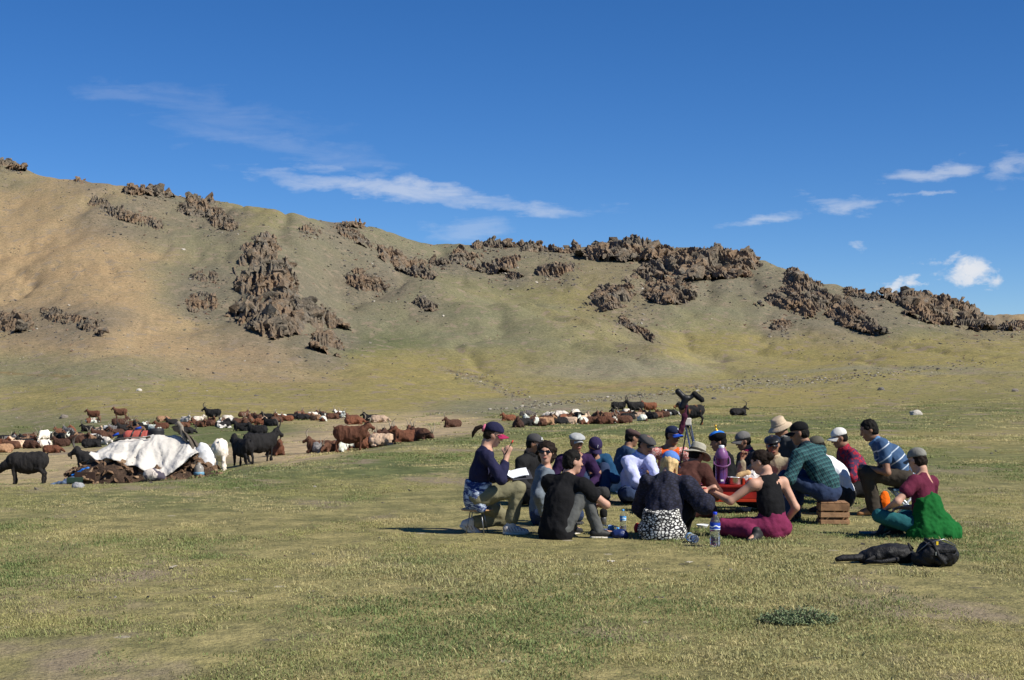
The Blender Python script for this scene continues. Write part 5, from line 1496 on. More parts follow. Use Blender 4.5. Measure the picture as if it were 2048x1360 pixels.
# ================================================================== goats
def goat_prims(pose):
    pr = []
    if pose in ('stand', 'graze'):
        pr += [rc((-.28, 0, .50), (.22, 0, .50), .175, .165, (0, 1, 0), .82, .05), el((-.03, 0, .41), (.33, .155, .19), None, .04),
               rc((.20, 0, .52), (.27, 0, .44), .13, .11, (0, 1, 0), .8, .05), rc((-.30, 0, .54), (-.33, 0, .46), .13, .12, (0, 1, 0), .85, .05)]
        for s in (-1, 1):
            pr += [rc((.22, s * .08, .42), (.23, s * .085, .22), .060, .034, k=.03), rc((.23, s * .085, .22), (.22, s * .085, .03), .030, .024, k=.015), rc((.225, s * .085, .035), (.25, s * .085, .018), .028, .026, k=.01)]
            pr += [rc((-.31, s * .08, .46), (-.27, s * .095, .34), .088, .062, k=.04), rc((-.27, s * .095, .34), (-.385, s * .09, .235), .055, .034, k=.02), rc((-.385, s * .09, .235), (-.36, s * .09, .03), .030, .024, k=.015), rc((-.36, s * .09, .035), (-.335, s * .09, .018), .028, .026, k=.01)]
        pr += [rc((-.40, 0, .58), (-.46, 0, .66), .030, .016, k=.02)]
        if pose == 'stand': nk = [(.25, 0, .53), (.39, 0, .67)]; hd = [(.40, 0, .71), (.56, 0, .60)]
        else: nk = [(.26, 0, .50), (.52, 0, .33)]; hd = [(.55, 0, .32), (.66, 0, .16)]
    else:
        pr += [rc((-.26, 0, .20), (.20, 0, .21), .185, .165, (0, 1, 0), .98, .05), el((-.08, 0, .15), (.32, .22, .145), None, .05), rc((.18, 0, .24), (.27, 0, .17), .13, .11, k=.05)]
        for s in (-1, 1):
            pr += [rc((-.27, s * .13, .15), (-.06, s * .20, .10), .115, .060, k=.04), rc((-.06, s * .20, .08), (-.26, s * .235, .04), .042, .03, k=.02), rc((-.26, s * .235, .035), (-.12, s * .26, .03), .03, .024, k=.015)]
            pr += [rc((.24, s * .09, .14), (.36, s * .11, .06), .055, .036, k=.03), rc((.36, s * .11, .05), (.20, s * .13, .032), .034, .026, k=.015)]
        pr += [rc((-.42, 0, .22), (-.48, 0, .20), .03, .014, k=.02)]
        if pose == 'lie': nk = [(.22, 0, .25), (.32, 0, .39)]; hd = [(.33, 0, .43), (.485, 0, .34)]
        elif pose == 'turn': nk = [(.22, 0, .25), (.29, .11, .37)]; hd = [(.29, .12, .41), (.24, .27, .33)]
        else: nk = [(.24, 0, .22), (.42, .05, .20)]; hd = [(.44, .06, .20), (.58, .10, .09)]
    a, b = v3(hd[0]), v3(hd[1]); d = unit(b - a); side = unit(np.cross((0, 0, 1), d)); up = np.cross(d, side)
    pr += [rc(nk[0], nk[1], .125, .078, k=.05), rc(a, b, .064, .036, k=.03), rc(a + up * .015, a + d * .06, .062, .05, k=.03),
           rc(b, b + d * .012 - up * .01, .034, .030, k=.015)]
    for s in (-1, 1):
        e0 = a + side * s * .05 + up * .005; e1 = e0 + side * s * .085 - up * .035 - d * .02
        pr += [rc(e0, e1, .020, .015, up, .55, .015)]
    pr += [rc(b - d * .03 - up * .03, b - d * .035 - up * .03 + v3(0, 0, -.075), .018, .006, k=.015)]
    return pr, (a, d, side, up)

def horn_mesh(fr, s, style):
    a, d, side, up = fr
    o = a + up * .055 + side * s * .024 + d * .01
    P = []
    for i in range(9):
        t = i / 8
        if style == 'sweep':
            P.append(o + up * (.20 * math.sin(t * 1.9)) - d * (.20 * t * t + .03 * t) + side * s * (.13 * t ** 1.5))
        elif style == 'wide':
            P.append(o + up * (.11 * math.sin(t * 2.4)) - d * (.07 * t) + side * s * (.24 * t))
        else:
            P.append(o + up * .12 * t - d * .07 * t * t + side * s * .03 * t)
    r = [(.020 if style != 'short' else .014) * (1 - .8 * i / 8) for i in range(9)]
    return tube_mesh('horn', [([tuple(p) for p in P], r, 7)])

def coat(name, c, patch=None, th=.52, scale=2.2):
    t = NT('coat_' + name); v = t.coord()
    f = t.noise(12, 6, .7, t.coord('Object', (1, 1, .45)))
    base = t.mix(t.ramp(f, .3, .7), tuple(x * .62 for x in c), tuple(min(1, x * 1.35) for x in c))
    rnd = t.n('ShaderNodeObjectInfo').outputs['Random']
    base = t.mix(rnd, t.mix(1, base, (.6, .6, .62), 'MULTIPLY'), t.mix(1, base, (1.35, 1.3, 1.25), 'MULTIPLY'))
    if patch:
        m = t.n('ShaderNodeVectorMath', operation='ADD'); t.l(v, m.inputs[0])
        cb = t.n('ShaderNodeCombineXYZ'); t.l(t.math('MULTIPLY', rnd, 40), cb.inputs[0]); t.l(cb.outputs[0], m.inputs[1])
        g = t.noise(scale, 2, .4, m.outputs[0])
        base = t.mix(t.ramp(g, th - .02, th + .02), base, patch)
    t.color(base); t.b.inputs['Roughness'].default_value = .8
    t.bump(t.noise(34, 5, .7, t.coord('Object', (1, 1, .3))), .8, .02)
    return t.m
COATS = {
    'brown': coat('brown', (.105, .047, .026)), 'reddish': coat('reddish', (.15, .056, .027)), 'tan': coat('tan', (.27, .16, .09)), 'black': coat('black', (.011, .010, .010)),
    'dark brown': coat('dark_brown', (.075, .034, .020)), 'white': coat('white', (.72, .66, .57)), 'cream': coat('cream', (.58, .42, .29)), 'grey': coat('grey', (.16, .155, .155)),
    'brown and white': coat('brown_white', (.12, .05, .027), (.62, .64, .55), .50), 'black and white': coat('black_white', (.012, .011, .011), (.70, .66, .6), .53), 'black and brown': coat('black_brown', (.012, .011, .011), (.30, .13, .05), .5),
}
M_HORN = simple('horn_grey', (.30, .25, .18), .6, .4, 16, .4, 60)
M_HORND = simple('horn_dark', (.07, .06, .05), .6, .4, 16, .4, 60)
M_TAG = simple('ear_tag', (.9, .62, .03), .5, .05)
GOATS = {}
def goat_master(pose):
    pr, fr = goat_prims(pose)
    V, Q = sdf_mesh(pr, .022)
    V = rough_up(V, Q, .026, 13, 3.0, (1, 1, .45)); V = rough_up(V, Q, .012, 34, 9.0, (1, 1, .5))
    V[:, 2] = np.maximum(V[:, 2], 0)
    me = mesh_np('goat', V, Q); me.materials.append(None)
    hs = {st: [horn_mesh(fr, s, st) for s in (-1, 1)] for st in ('sweep', 'wide', 'short')}
    return me, hs, fr
for p in ('stand', 'graze', 'lie', 'turn', 'rest'): GOATS[p] = goat_master(p)
POSE_W = {'stand': 'standing', 'graze': 'grazing', 'lie': 'lying', 'turn': 'lying', 'rest': 'resting'}
_gr = np.random.default_rng(9)
HORN_W = {'sweep': 'swept-horned', 'wide': 'wide-horned', 'short': 'short-horned', 'none': 'hornless'}
ALL_GOATS = []
def goat(px, py, colour, pose, face, where, group, horns='auto', sc=1.0, label=None, tag=False, D=None, dmin=20):
    """face: bearing in degrees (0 right, 90 away, 180 left, 270 towards the meadow)"""
    g = spot(px, D) if D else cast(px, py, dmin)
    if g is None: return
    me, hs, fr = GOATS[pose]
    o = bpy.data.objects.new('goat', me); COL.objects.link(o)
    o.material_slots[0].link = 'OBJECT'; o.material_slots[0].material = COATS[colour]
    o.location = (g.x, g.y, g.z - .01); o.rotation_euler = (0, 0, R(face)); s = sc * _gr.uniform(.92, 1.08); o.scale = (s, s * _gr.uniform(.94, 1.08), s)
    st = horns if horns != 'auto' else str(_gr.choice(['sweep', 'sweep', 'wide', 'short', 'none'], p=[.3, .15, .2, .2, .15]))
    if st != 'none':
        for k in (0, 1):
            c = bpy.data.objects.new('horn', hs[st][k]); COL.objects.link(c); c.parent = o
            if not hs[st][k].materials: hs[st][k].materials.append(None)
            c.material_slots[0].link = 'OBJECT'; c.material_slots[0].material = M_HORND if colour == 'black' else M_HORN
    if tag:
        a, d, side, up = fr
        bm = box_bm((.006, .045, .05), tuple(a + side * .10 - up * .05)); c = link('ear_tag', bm_mesh('ear_tag', bm), o, M_TAG)
    prop(o, label, 'goat', group)
    ALL_GOATS.append((o, colour, HORN_W[st], POSE_W[pose], where, label))
    return o
def label_goats():
    for o, colour, horn, pose, where, label in ALL_GOATS:
        if label: continue
        best = min((q for q in ALL_GOATS if q[0] is not o), key=lambda q: (q[0].location - o.location).length)
        o['label'] = '%s %s goat %s beside a %s one %s' % (colour, horn, pose, best[1], where)
    seen = {}
    for q in ALL_GOATS: seen.setdefault(q[0]['label'], []).append(q)
    for same in seen.values():
        for o, colour, horn, pose, where, label in same[1:]:
            near = sorted((q for q in ALL_GOATS if q[0] is not o), key=lambda q: (q[0].location - o.location).length)[:3]
            o['label'] = '%s %s goat %s between %s and %s ones %s' % (colour, horn, pose, near[1][1].split(' and ')[0], near[2][1].split(' and ')[0], where)
def r_(lo, hi): return float(_gr.uniform(lo, hi))
LFT, RGT = 180, 0
def herd(rows, where, group, dmin=20):
    for (px, py, colour, pose, face) in rows:
        if face == 'x': face = float(_gr.choice([_gr.normal(180, 30), _gr.normal(0, 30), _gr.normal(270, 35), _gr.normal(90, 30)], p=[.38, .26, .24, .12]))
        else: face = face + r_(-12, 12)
        goat(px, py, colour, pose, face, where, group, dmin=dmin, sc=.84)
A = 'behind the covered pile'
herd([(6, 905, 'tan', 'lie', 'x'), (22, 898, 'brown', 'turn', 'x'), (36, 896, 'cream', 'rest', 'x'), (50, 893, 'black', 'lie', 180), (62, 897, 'brown', 'rest', 'x'), (88, 888, 'white', 'graze', 270),
      (90, 895, 'white', 'rest', 'x'), (122, 893, 'dark brown', 'lie', 180), (118, 868, 'brown', 'lie', 'x'), (58, 880, 'brown', 'lie', 'x'), (104, 906, 'reddish', 'rest', 0), (152, 878, 'black', 'lie', 'x'),
      (175, 863, 'black', 'lie', 180), (152, 886, 'brown', 'rest', 'x'), (172, 884, 'brown', 'lie', 'x'), (196, 874, 'dark brown', 'lie', 'x'), (212, 878, 'brown', 'lie', 'x'), (184, 895, 'black', 'lie', 0), (211, 889, 'white', 'rest', 'x'), (232, 872, 'dark brown', 'lie', 'x'),
      (248, 862, 'black', 'lie', 'x'), (262, 853, 'tan', 'lie', 'x'), (276, 858, 'black', 'lie', 'x'), (290, 862, 'black', 'lie', 'x'), (270, 866, 'brown', 'lie', 'x'), (14, 884, 'black', 'lie', 'x'), (36, 884, 'brown', 'lie', 'x'), (100, 880, 'black', 'lie', 'x'), (136, 876, 'brown and white', 'lie', 'x'),
      (322, 858, 'reddish', 'lie', 180), (343, 849, 'black', 'lie', 'x'), (368, 856, 'brown', 'lie', 0), (326, 843, 'tan', 'rest', 'x'), (372, 845, 'white', 'lie', 'x'), (372, 868, 'black', 'rest', 0), (386, 850, 'brown', 'lie', 'x'), (398, 843, 'white', 'lie', 'x')], A, 'goats beyond the pile')
for px, py, c, f, lab in ((186, 841, 'reddish', 180, 'reddish goat standing at the foot of the hill, tail raised'), (240, 838, 'brown', 178, 'small brown goat standing head up behind the pile'), (240, 861, 'dark brown', 20, 'dark brown horned goat standing among lying goats behind the pile')):
    goat(px, py, c, 'stand', f, '', 'goats beyond the pile', label=lab, horns='sweep' if c == 'dark brown' else 'short', sc=.95)
goat(183, 846, 'brown and white', 'rest', 10, 'beside the standing reddish goat', 'goats beyond the pile', sc=.75)
goat(199, 845, 'tan', 'stand', 100, '', 'goats beyond the pile', label='tan kid standing beside the reddish goat', sc=.62, horns='none')
B = 'along the hill foot'
herd([(402, 854, 'brown', 'lie', 'x'), (418, 852, 'dark brown', 'lie', 'x'), (440, 853, 'brown and white', 'lie', 'x'), (447, 856, 'black and white', 'lie', 'x'), (464, 848, 'black and white', 'rest', 'x'), (478, 848, 'dark brown', 'lie', 'x'), (490, 850, 'brown', 'lie', 270), (488, 834, 'brown', 'lie', 'x'),
      (505, 838, 'brown', 'rest', 'x'), (515, 840, 'brown', 'lie', 'x'), (522, 850, 'reddish', 'rest', 'x'), (541, 852, 'black', 'lie', 'x'), (534, 838, 'black', 'lie', 180), (549, 838, 'brown', 'lie', 'x'), (562, 839, 'brown and white', 'lie', 'x'), (574, 842, 'reddish', 'lie', 180), (584, 838, 'black', 'lie', 'x'),
      (598, 832, 'brown', 'lie', 'x'), (606, 840, 'black', 'rest', 0), (632, 841, 'tan', 'lie', 'x'), (626, 834, 'white', 'rest', 'x'), (650, 837, 'black', 'lie', 'x'), (666, 838, 'brown', 'lie', 0), (677, 833, 'black and white', 'lie', 'x'), (616, 838, 'brown', 'lie', 'x'), (642, 833, 'brown', 'lie', 'x'), (456, 842, 'white', 'rest', 'x')], B, 'goats along the hill foot')
goat(425, 843, 'black', 'stand', 182, '', 'goats along the hill foot', label='black goat standing over the herd at the hill foot', horns='sweep')
for px, py, f in ((484, 862, 180), (514, 868, 182)):
    goat(px, py, 'black', 'lie', f, '', 'pair of black goats on the green bank', label='black goat lying on the green bank above the sandy gully', horns='short')
goat(704, 843, 'brown and white', 'lie', 200, 'on the green bank', 'goats past the herd'); goat(708, 849, 'reddish', 'rest', 0, 'on the green bank', 'goats past the herd')
goat(742, 845, 'black', 'lie', 180, 'on the green bank', 'goats past the herd'); goat(758, 845, 'cream', 'rest', 0, 'on the green bank', 'goats past the herd')
C = 'in the sandy gully'
herd([(640, 908, 'brown', 'lie', 180), (650, 911, 'grey', 'rest', 0), (668, 907, 'brown', 'rest', 'x'), (680, 908, 'brown and white', 'lie', 'x'), (714, 900, 'brown and white', 'rest', 'x'), (735, 897, 'reddish', 'lie', 'x'), (752, 893, 'brown', 'lie', 'x'), (766, 892, 'cream', 'rest', 'x'),
      (780, 888, 'dark brown', 'lie', 'x'), (795, 886, 'brown', 'lie', 'x'), (812, 888, 'reddish', 'lie', 'x'), (828, 882, 'dark brown', 'lie', 'x'), (842, 884, 'dark brown', 'rest', 'x'), (553, 922, 'reddish', 'lie', 300), (770, 878, 'brown', 'lie', 'x'), (820, 876, 'brown', 'lie', 'x'),
      ], C, 'goats in the gully', 41.5)
goat(703, 907, 'reddish', 'stand', 2, '', 'goats in the gully', label='large reddish brown goat standing over lying goats in the gully', horns='wide', sc=.92, tag=True, D=38.5)
goat(484, 940, 'black', 'stand', 128, '', 'black goats beside the white sack', label='black goat standing right behind the white goat', horns='none', sc=1.02, D=36.5)
goat(522, 936, 'black', 'stand', 40, '', 'black goats beside the white sack', label='black horned goat facing the gully beside the other black goat', horns='sweep', sc=.95, D=36.8)
goat(440, 945, 'white', 'graze', 97, '', 'goats beside the pile', label='white goat seen from behind next to the white sack', horns='none', sc=1.05, D=35)
goat(52, 978, 'black', 'graze', 182, '', 'goats beside the pile', label='stocky black goat grazing on the sand left of the pile', horns='short', sc=1.02, D=35.8)
goat(192, 950, 'black', 'stand', 180, '', 'goats beside the pile', label='black goat with long horns looking out from behind the pile', horns='sweep', sc=.98, D=33.5)
E = 'beyond the seated people'
herd([(1036, 855, 'dark brown', 'lie', 'x'), (1047, 852, 'black', 'rest', 'x'), (1062, 851, 'brown and white', 'lie', 'x'), (1078, 852, 'brown', 'lie', 'x'), (1092, 850, 'tan', 'lie', 'x'), (1098, 844, 'brown', 'lie', 'x'), (1102, 836, 'white', 'rest', 'x'), (1122, 832, 'white', 'rest', 'x'), (1118, 849, 'black', 'lie', 180),
      (1140, 848, 'cream', 'rest', 'x'), (1150, 829, 'white', 'rest', 'x'), (1157, 836, 'black', 'rest', 'x'), (1164, 849, 'brown and white', 'lie', 'x'), (1175, 838, 'cream', 'lie', 'x'), (1184, 848, 'brown', 'rest', 'x'), (1192, 838, 'brown', 'lie', 270), (1206, 836, 'tan', 'lie', 'x'), (1211, 848, 'reddish', 'rest', 'x'),
      (1230, 847, 'white', 'rest', 'x'), (1246, 847, 'brown', 'lie', 'x'), (1236, 834, 'black', 'lie', 180), (1258, 829, 'white', 'lie', 'x'), (1256, 839, 'black', 'lie', 'x'), (1286, 842, 'brown and white', 'rest', 'x'), (1300, 838, 'black', 'lie', 'x'), (1314, 836, 'brown', 'lie', 'x'), (1326, 834, 'brown', 'lie', 'x'), (1340, 832, 'black and white', 'rest', 'x'),
      (1220, 838, 'brown', 'lie', 'x'), (1272, 836, 'brown', 'lie', 'x'), (1132, 840, 'brown', 'lie', 'x'), (1068, 846, 'black', 'lie', 'x')], E, 'goats beyond the people')
goat(1270, 830, 'black', 'stand', 186, '', 'goats beyond the people', label='black goat standing in the herd beyond the people', horns='sweep')
goat(1298, 828, 'reddish', 'stand', 182, '', 'goats beyond the people', label='reddish brown goat standing in the herd beyond the people', horns='sweep')
goat(1238, 827, 'black', 'stand', 8, '', 'goats beyond the people', label='long horned black goat rising at the back of the herd beyond the people', horns='sweep')
goat(1382, 838, 'black and brown', 'stand', 180, '', 'goats near the tripod', label='black and brown goat standing behind the tripod', horns='short', sc=1.15, D=62)
goat(1477, 831, 'black', 'lie', 2, '', 'goats near the tripod', label='lone black goat lying on the open meadow', horns='sweep', sc=1.05)
mix_ = ['brown', 'black', 'dark brown', 'reddish', 'brown and white', 'black and white', 'tan', 'cream', 'grey']
def fill(n, x0, x1, line, spread, where, group):
    for k in range(n):
        px = x0 + (x1 - x0) * (k + r_(.1, .9)) / n
        goat(px, np.interp(px, *line) + r_(-spread, spread), mix_[int(_gr.integers(0, 9))], str(_gr.choice(['lie', 'lie', 'turn', 'rest'])), r_(0, 360), where, group, sc=.82)
fill(24, 0, 310, ([0, 150, 310], [893, 876, 858]), 11, A, 'goats beyond the pile')
fill(8, 395, 690, ([395, 690], [849, 836]), 5, B, 'goats along the hill foot')
fill(9, 1050, 1330, ([1050, 1330], [848, 835]), 5, E, 'goats beyond the people')
goat(905, 868, 'brown', 'lie', 200, '', 'goats between the herds', label='small brown goat lying alone below the stony slope between the herds', sc=.8, D=62)
goat(1017, 842, 'reddish', 'lie', 190, '', 'goats between the herds', label='reddish goat lying alone just before the herd beyond the people', sc=.85)
label_goats()
# ================================================================== things between the people
WOOD = simple('stool_wood', (.42, .25, .12), .6, .25, 14, .2, 50)
METAL = simple('thin_steel', (.25, .25, .26), .35, .15, metal=.8)
CHROME = simple('chrome_tube', (.75, .75, .76), .22, .06, metal=1.0)
PLAST = simple('black_plastic', (.012, .012, .013), .45, .2)
def pix(px, py, z=0.0):
    """a spot on the meadow seen at that bearing and line"""
    D = CAM_H * F / (py - HZ)
    return spot(px, D)
# stool under the writing woman
s = empty('stool', p1['base'] + Vector((.0, .02, 0))); prop(s, 'small round wooden stool on thin wire legs under the writing woman', 'stool')
link('seat', lathe('seat', [(.001, .262), (.15, .262), (.165, .255), (.165, .243), (.15, .240), (.001, .240)], 28), s, WOOD)
for a in (.6, 2.2, 3.7, 5.3):
    link('leg', tube_mesh('leg', [([(.08 * math.cos(a), .08 * math.sin(a), .242), (.135 * math.cos(a), .135 * math.sin(a), -.005)], .006, 6)]), s, METAL)
# notebook and pen
W1 = p1['W']; b1 = Vector(p1['base'])
nb_ = empty('notebook', b1 + Vector(W1((.36, -.05, .615)))); nb_.rotation_euler = (R(18), R(-4), R(8)); prop(nb_, 'open white notebook on the writing woman\'s lap', 'notebook')
PAPER = simple('white_paper', (.80, .82, .86), .8, .03)
def page(sgn, rise):
    V, Q = [], []
    for i in range(7):
        for j in range(2):
            t = i / 6
            V.append((.165 * t * sgn * math.cos(rise * t), (-.10, .10)[j], .19 * t * math.sin(rise * t) + .012 * math.sin(t * 3.1)))
    for i in range(6): Q.append((i * 2, i * 2 + 2, i * 2 + 3, i * 2 + 1))
    V2 = [(x, y, z - .006) for x, y, z in V]; n = len(V)
    Q2 = [(c + n, b + n, a + n, d + n) for (a, b, c, d) in Q]; Q2 = [(n + q[3], n + q[2], n + q[1], n + q[0]) for q in Q]
    rim = [(0, n, n + 2, 2)]
    return mesh_np('page', V + V2, Q + Q2, True)
link('page', page(1, .12), nb_, PAPER); pg = link('page', page(-1, .9), nb_, PAPER)
me = bm_mesh('cover', box_bm((.21, .25, .006), (.095, 0, -.016))); link('cover', me, nb_, fabric('notebook_cover', (.05, .05, .06)))
wr_, hd0 = p1['AR'][1], unit(p1['AR'][2])
pen = empty('pen', b1 + Vector(wr_ + hd0 * .07)); prop(pen, 'pen with red end held up by the writing woman', 'pen')
link('barrel', tube_mesh('barrel', [([(-.03, -.02, -.04), (.035, 0, .075)], .0055, 6)]), pen, PLAST); link('red_end', tube_mesh('red_end', [([(.035, 0, .075), (.052, .005, .105)], .0075, 6)]), pen, RED)

# red table
tb = spot(1485, 19.15); T = empty('low_table', tb, R(-3)); prop(T, 'low red painted wooden table in the middle of the circle', 'table')
REDP = simple('red_paint', (.30, .016, .010), .5, .25, 7, .15, 30); ORP = simple('orange_red_lit', (.42, .035, .010), .5, .2, 7)  # lighter orange red for legs and rails: their sunlit tone put into the colour
TW, TD_, TH = 1.02, .55, .345
link('table_top', bm_mesh('table_top', box_bm((TW, TD_, .03), (0, 0, TH - .015)), bevel=.004), T, REDP)
for sx in (-1, 1):
    for sy in (-1, 1):
        link('leg', bm_mesh('leg', box_bm((.085, .06, TH - .032), (sx * (TW / 2 - .046), sy * (TD_ / 2 - .04), (TH - .032) / 2)), bevel=.004), T, ORP)
for sy in (-1, 1):
    link('apron', bm_mesh('apron', box_bm((TW - .18, .02, .13), (0, sy * (TD_ / 2 - .035), TH - .097)), bevel=.002), T, REDP)
    link('rail', bm_mesh('rail', box_bm((TW - .18, .03, .035), (0, sy * (TD_ / 2 - .04), TH - .183)), bevel=.003), T, ORP)
for sx in (-1, 1):
    link('apron', bm_mesh('apron', box_bm((.02, TD_ - .14, .13), (sx * (TW / 2 - .03), 0, TH - .097)), bevel=.002), T, REDP)
top_z = tb.z + TH
def on_table(px, dy):
    y = tb.y + dy; return Vector(((px - CX) / F * y, y, top_z))
# thermos
LILAC = simple('lilac_metal', (.23, .085, .24), .25, .12, 6, metal=.7); LILP = simple('lilac_plastic', (.19, .075, .20), .4, .1, 6)
t0 = empty('thermos', on_table(1443, -.12)); prop(t0, 'tall lilac vacuum flask with bail handle on the table', 'thermos')
link('flask_body', lathe('flask_body', [(.001, .0), (.074, .0), (.078, .02), (.072, .03), (.072, .29), (.077, .30), (.077, .31)], 28), t0, LILAC)
link('shoulder', lathe('shoulder', [(.077, .31), (.080, .325), (.078, .36), (.066, .385), (.064, .392), (.050, .405), (.046, .42), (.034, .43)], 28), t0, LILP)
link('lid', lathe('lid', [(.032, .43), (.034, .445), (.032, .462), (.001, .466)], 20), t0, simple('pale_plastic', (.72, .72, .76), .4, .05))
link('handle', tube_mesh('handle', [([(-.08, .0, .335), (-.095, -.02, .30), (-.096, -.05, .245), (-.06, -.088, .222), (0, -.10, .215), (.06, -.088, .222), (.096, -.05, .245), (.095, -.02, .30), (.08, 0, .335)], .008, 8)]), t0, LILP)
link('label', bm_mesh('label', box_bm((.035, .002, .022), (.0, -.0735, .05))), t0, PAPER)
# pot
p_ = empty('pot', on_table(1470, -.16)); prop(p_, 'shallow steel pot of white milk food beside the flask', 'pot')
link('pot_wall', lathe('pot_wall', [(.001, .0), (.078, .0), (.084, .01), (.084, .082), (.090, .086), (.090, .09), (.080, .088), (.079, .02)], 28), p_, simple('steel_pot', (.55, .55, .55), .3, .1, metal=.9))
link('contents', lathe('contents', [(.001, .088), (.04, .086), (.078, .076)], 20), p_, simple('white_curd', (.8, .78, .72), .6, .05))
# bag of bread
def lump(name, root, prims, mat, vox=.012, wr=.012, freq=14, floor=0.0, seed=0.0):
    V, Q = sdf_mesh(prims, vox); V = rough_up(V, Q, wr, freq, seed); V = rough_up(V, Q, wr * .5, freq * 2.5, seed + 5)
    if floor is not None: V[:, 2] = np.maximum(V[:, 2], floor)
    me = mesh_np(name, V, Q); return link(name, me, root, mat)
bg_ = empty('food_bag', on_table(1500, -.08)); prop(bg_, 'clear plastic bag with bread and orange sweets on the table', 'bag')
lump('plastic_bag', bg_, [el((0, 0, .06), (.12, .09, .075)), el((.05, 0, .10), (.07, .06, .06), None, .04)], simple('crinkled_plastic', (.66, .62, .58), .25, .3, 30, .6, 50, spec=.6), wr=.02, freq=18)
lump('bread', bg_, [rc((-.14, -.03, .10), (-.03, -.03, .13), .035, .04)], simple('bread_crust', (.55, .36, .17), .8, .25, 20), wr=.006)
lump('orange_sweet', bg_, [el((-.01, -.10, .05), (.035, .03, .03))], ORANGE, .008, .004)
rb = on_table(1487, -.20); o = link('red_carton', bm_mesh('red_carton', box_bm((.03, .05, .075), (0, 0, .0378)), bevel=.004), None, ORP, loc=rb); prop(o, 'small orange red carton between pot and food bag', 'carton')
# bowls
BOWL = simple('white_bowl', (.72, .74, .76), .35, .05)
def bowl(px, py, r, label, mat=BOWL):
    b = pix(px, py); o = link('bowl', lathe('bowl', [(.001, .006), (r * .5, .006), (r * .55, .0), (r * .6, .004), (r * .9, r * .5), (r, r * .72), (r * .96, r * .72), (r * .82, r * .5), (r * .5, r * .2), (.001, r * .16)], 26), None, mat, loc=b); prop(o, label, 'bowl', 'tea bowls')
bowl(1405, 1058, .066, 'white bowl on the grass between the blonde woman and the big bottle'); bowl(1493, 1022, .07, 'white bowl on the grass under the red table')
bowl(1238, 988, .05, 'small white bowl on the grass behind the man in the black T-shirt')
# bottles
def m_pet():
    t = NT('clear_plastic'); t.b.inputs['Transmission Weight'].default_value = .95; t.b.inputs['Roughness'].default_value = .06; t.b.inputs['IOR'].default_value = 1.15
    t.color(t.mix(t.noise(6, 3, vec=t.coord()), (.86, .90, .95), (.95, .97, 1.0))); return t.m
def m_water():
    t = NT('water'); t.b.inputs['Transmission Weight'].default_value = 1.0; t.b.inputs['Roughness'].default_value = .02; t.b.inputs['IOR'].default_value = 1.2
    t.color(t.mix(t.noise(6, 3, vec=t.coord()), (.82, .88, .93), (.9, .94, .97))); return t.m
def m_label(col):
    t = NT('bottle_label'); a = t.coord('Generated'); sp = t.n('ShaderNodeSeparateXYZ'); t.l(a, sp.inputs[0])
    wv = t.math('ADD', sp.outputs[2], t.math('MULTIPLY', t.math('SINE', t.math('MULTIPLY', sp.outputs[0], 9)), .10))
    c = t.mix(t.math('LESS_THAN', t.math('ABSOLUTE', t.math('SUBTRACT', wv, .5)), .09), col, (.75, .8, .86))
    t.color(t.mix(t.math('LESS_THAN', sp.outputs[2], .12), c, (.6, .75, .9))); return t.m
PET, WATER = m_pet(), m_water()
LBL_D, LBL_L = m_label((.012, .06, .42)), m_label((.10, .36, .70))
CAPB = simple('blue_cap', (.015, .05, .55), .4, .05); CAPL = simple('light_blue_cap', (.08, .34, .72), .4, .05)
def bottle(loc, h, r, label, lm, cm, rot=None, fill=.45):
    b = empty('water_bottle', loc)
    if rot: b.rotation_euler = rot
    prop(b, label, 'bottle')
    link('bottle_wall', lathe('bottle_wall', [(.001, .0), (r * .8, .0), (r, h * .03), (r, h * .16), (r * .94, h * .18), (r, h * .2), (r, h * .30), (r * .88, h * .38), (r * .94, h * .46), (r, h * .5), (r, h * .70), (r * .8, h * .80), (r * .42, h * .89), (r * .36, h * .93)], 24), b, PET)
    link('water', lathe('water', [(.001, .004), (r * .78, .004), (r * .93, h * .03), (r * .93, h * fill * .8), (r * .84, h * fill), (.001, h * fill)], 24), b, WATER)
    link('label', lathe('label', [(r * 1.012, h * .5), (r * 1.02, h * .505), (r * 1.02, h * .69), (r * 1.012, h * .695)], 24), b, lm)
    link('cap', lathe('cap', [(r * .40, h * .93), (r * .41, h * .94), (r * .41, h * .995), (r * .36, h), (.001, h)], 16), b, cm)
    return b
bottle(pix(1430, 1094), .335, .05, 'tall clear water bottle with dark blue label standing on the grass', LBL_D, CAPB)
bottle(pix(1246, 1063), .235, .034, 'slim clear bottle with light blue label standing by the grey trousers', LBL_L, CAPL)
b0 = pix(1198, 1062); bottle(b0 + Vector((0, 0, .036)), .23, .034, 'clear bottle lying on its side next to the slim bottle', LBL_L, CAPL, (R(90), 0, R(62)), .9)
b0 = pix(1384, 1086); bottle(b0 + Vector((.02, -.1, .045)), .25, .042, 'clear bottle lying with its base outward beside the patterned wrap', LBL_L, CAPL, (R(-88), 0, R(12)), .9)
b0 = pix(1238, 1076); bb = empty('blue_bag', b0); prop(bb, 'crumpled dark blue bag on the grass beside the slim bottle', 'bag')
lump('bag_body', bb, [el((0, 0, .04), (.08, .06, .05)), el((.05, 0, .03), (.05, .05, .035), None, .03)], simple('blue_nylon', (.012, .025, .11), .4, .2, 12, .3, 30), wr=.012)
b0 = pix(1274, 1066); bb = empty('red_pouch', b0); prop(bb, 'small orange red pouch half hidden by the patterned wrap', 'pouch'); lump('pouch_body', bb, [el((0, 0, .05), (.035, .04, .055))], RED, wr=.006)
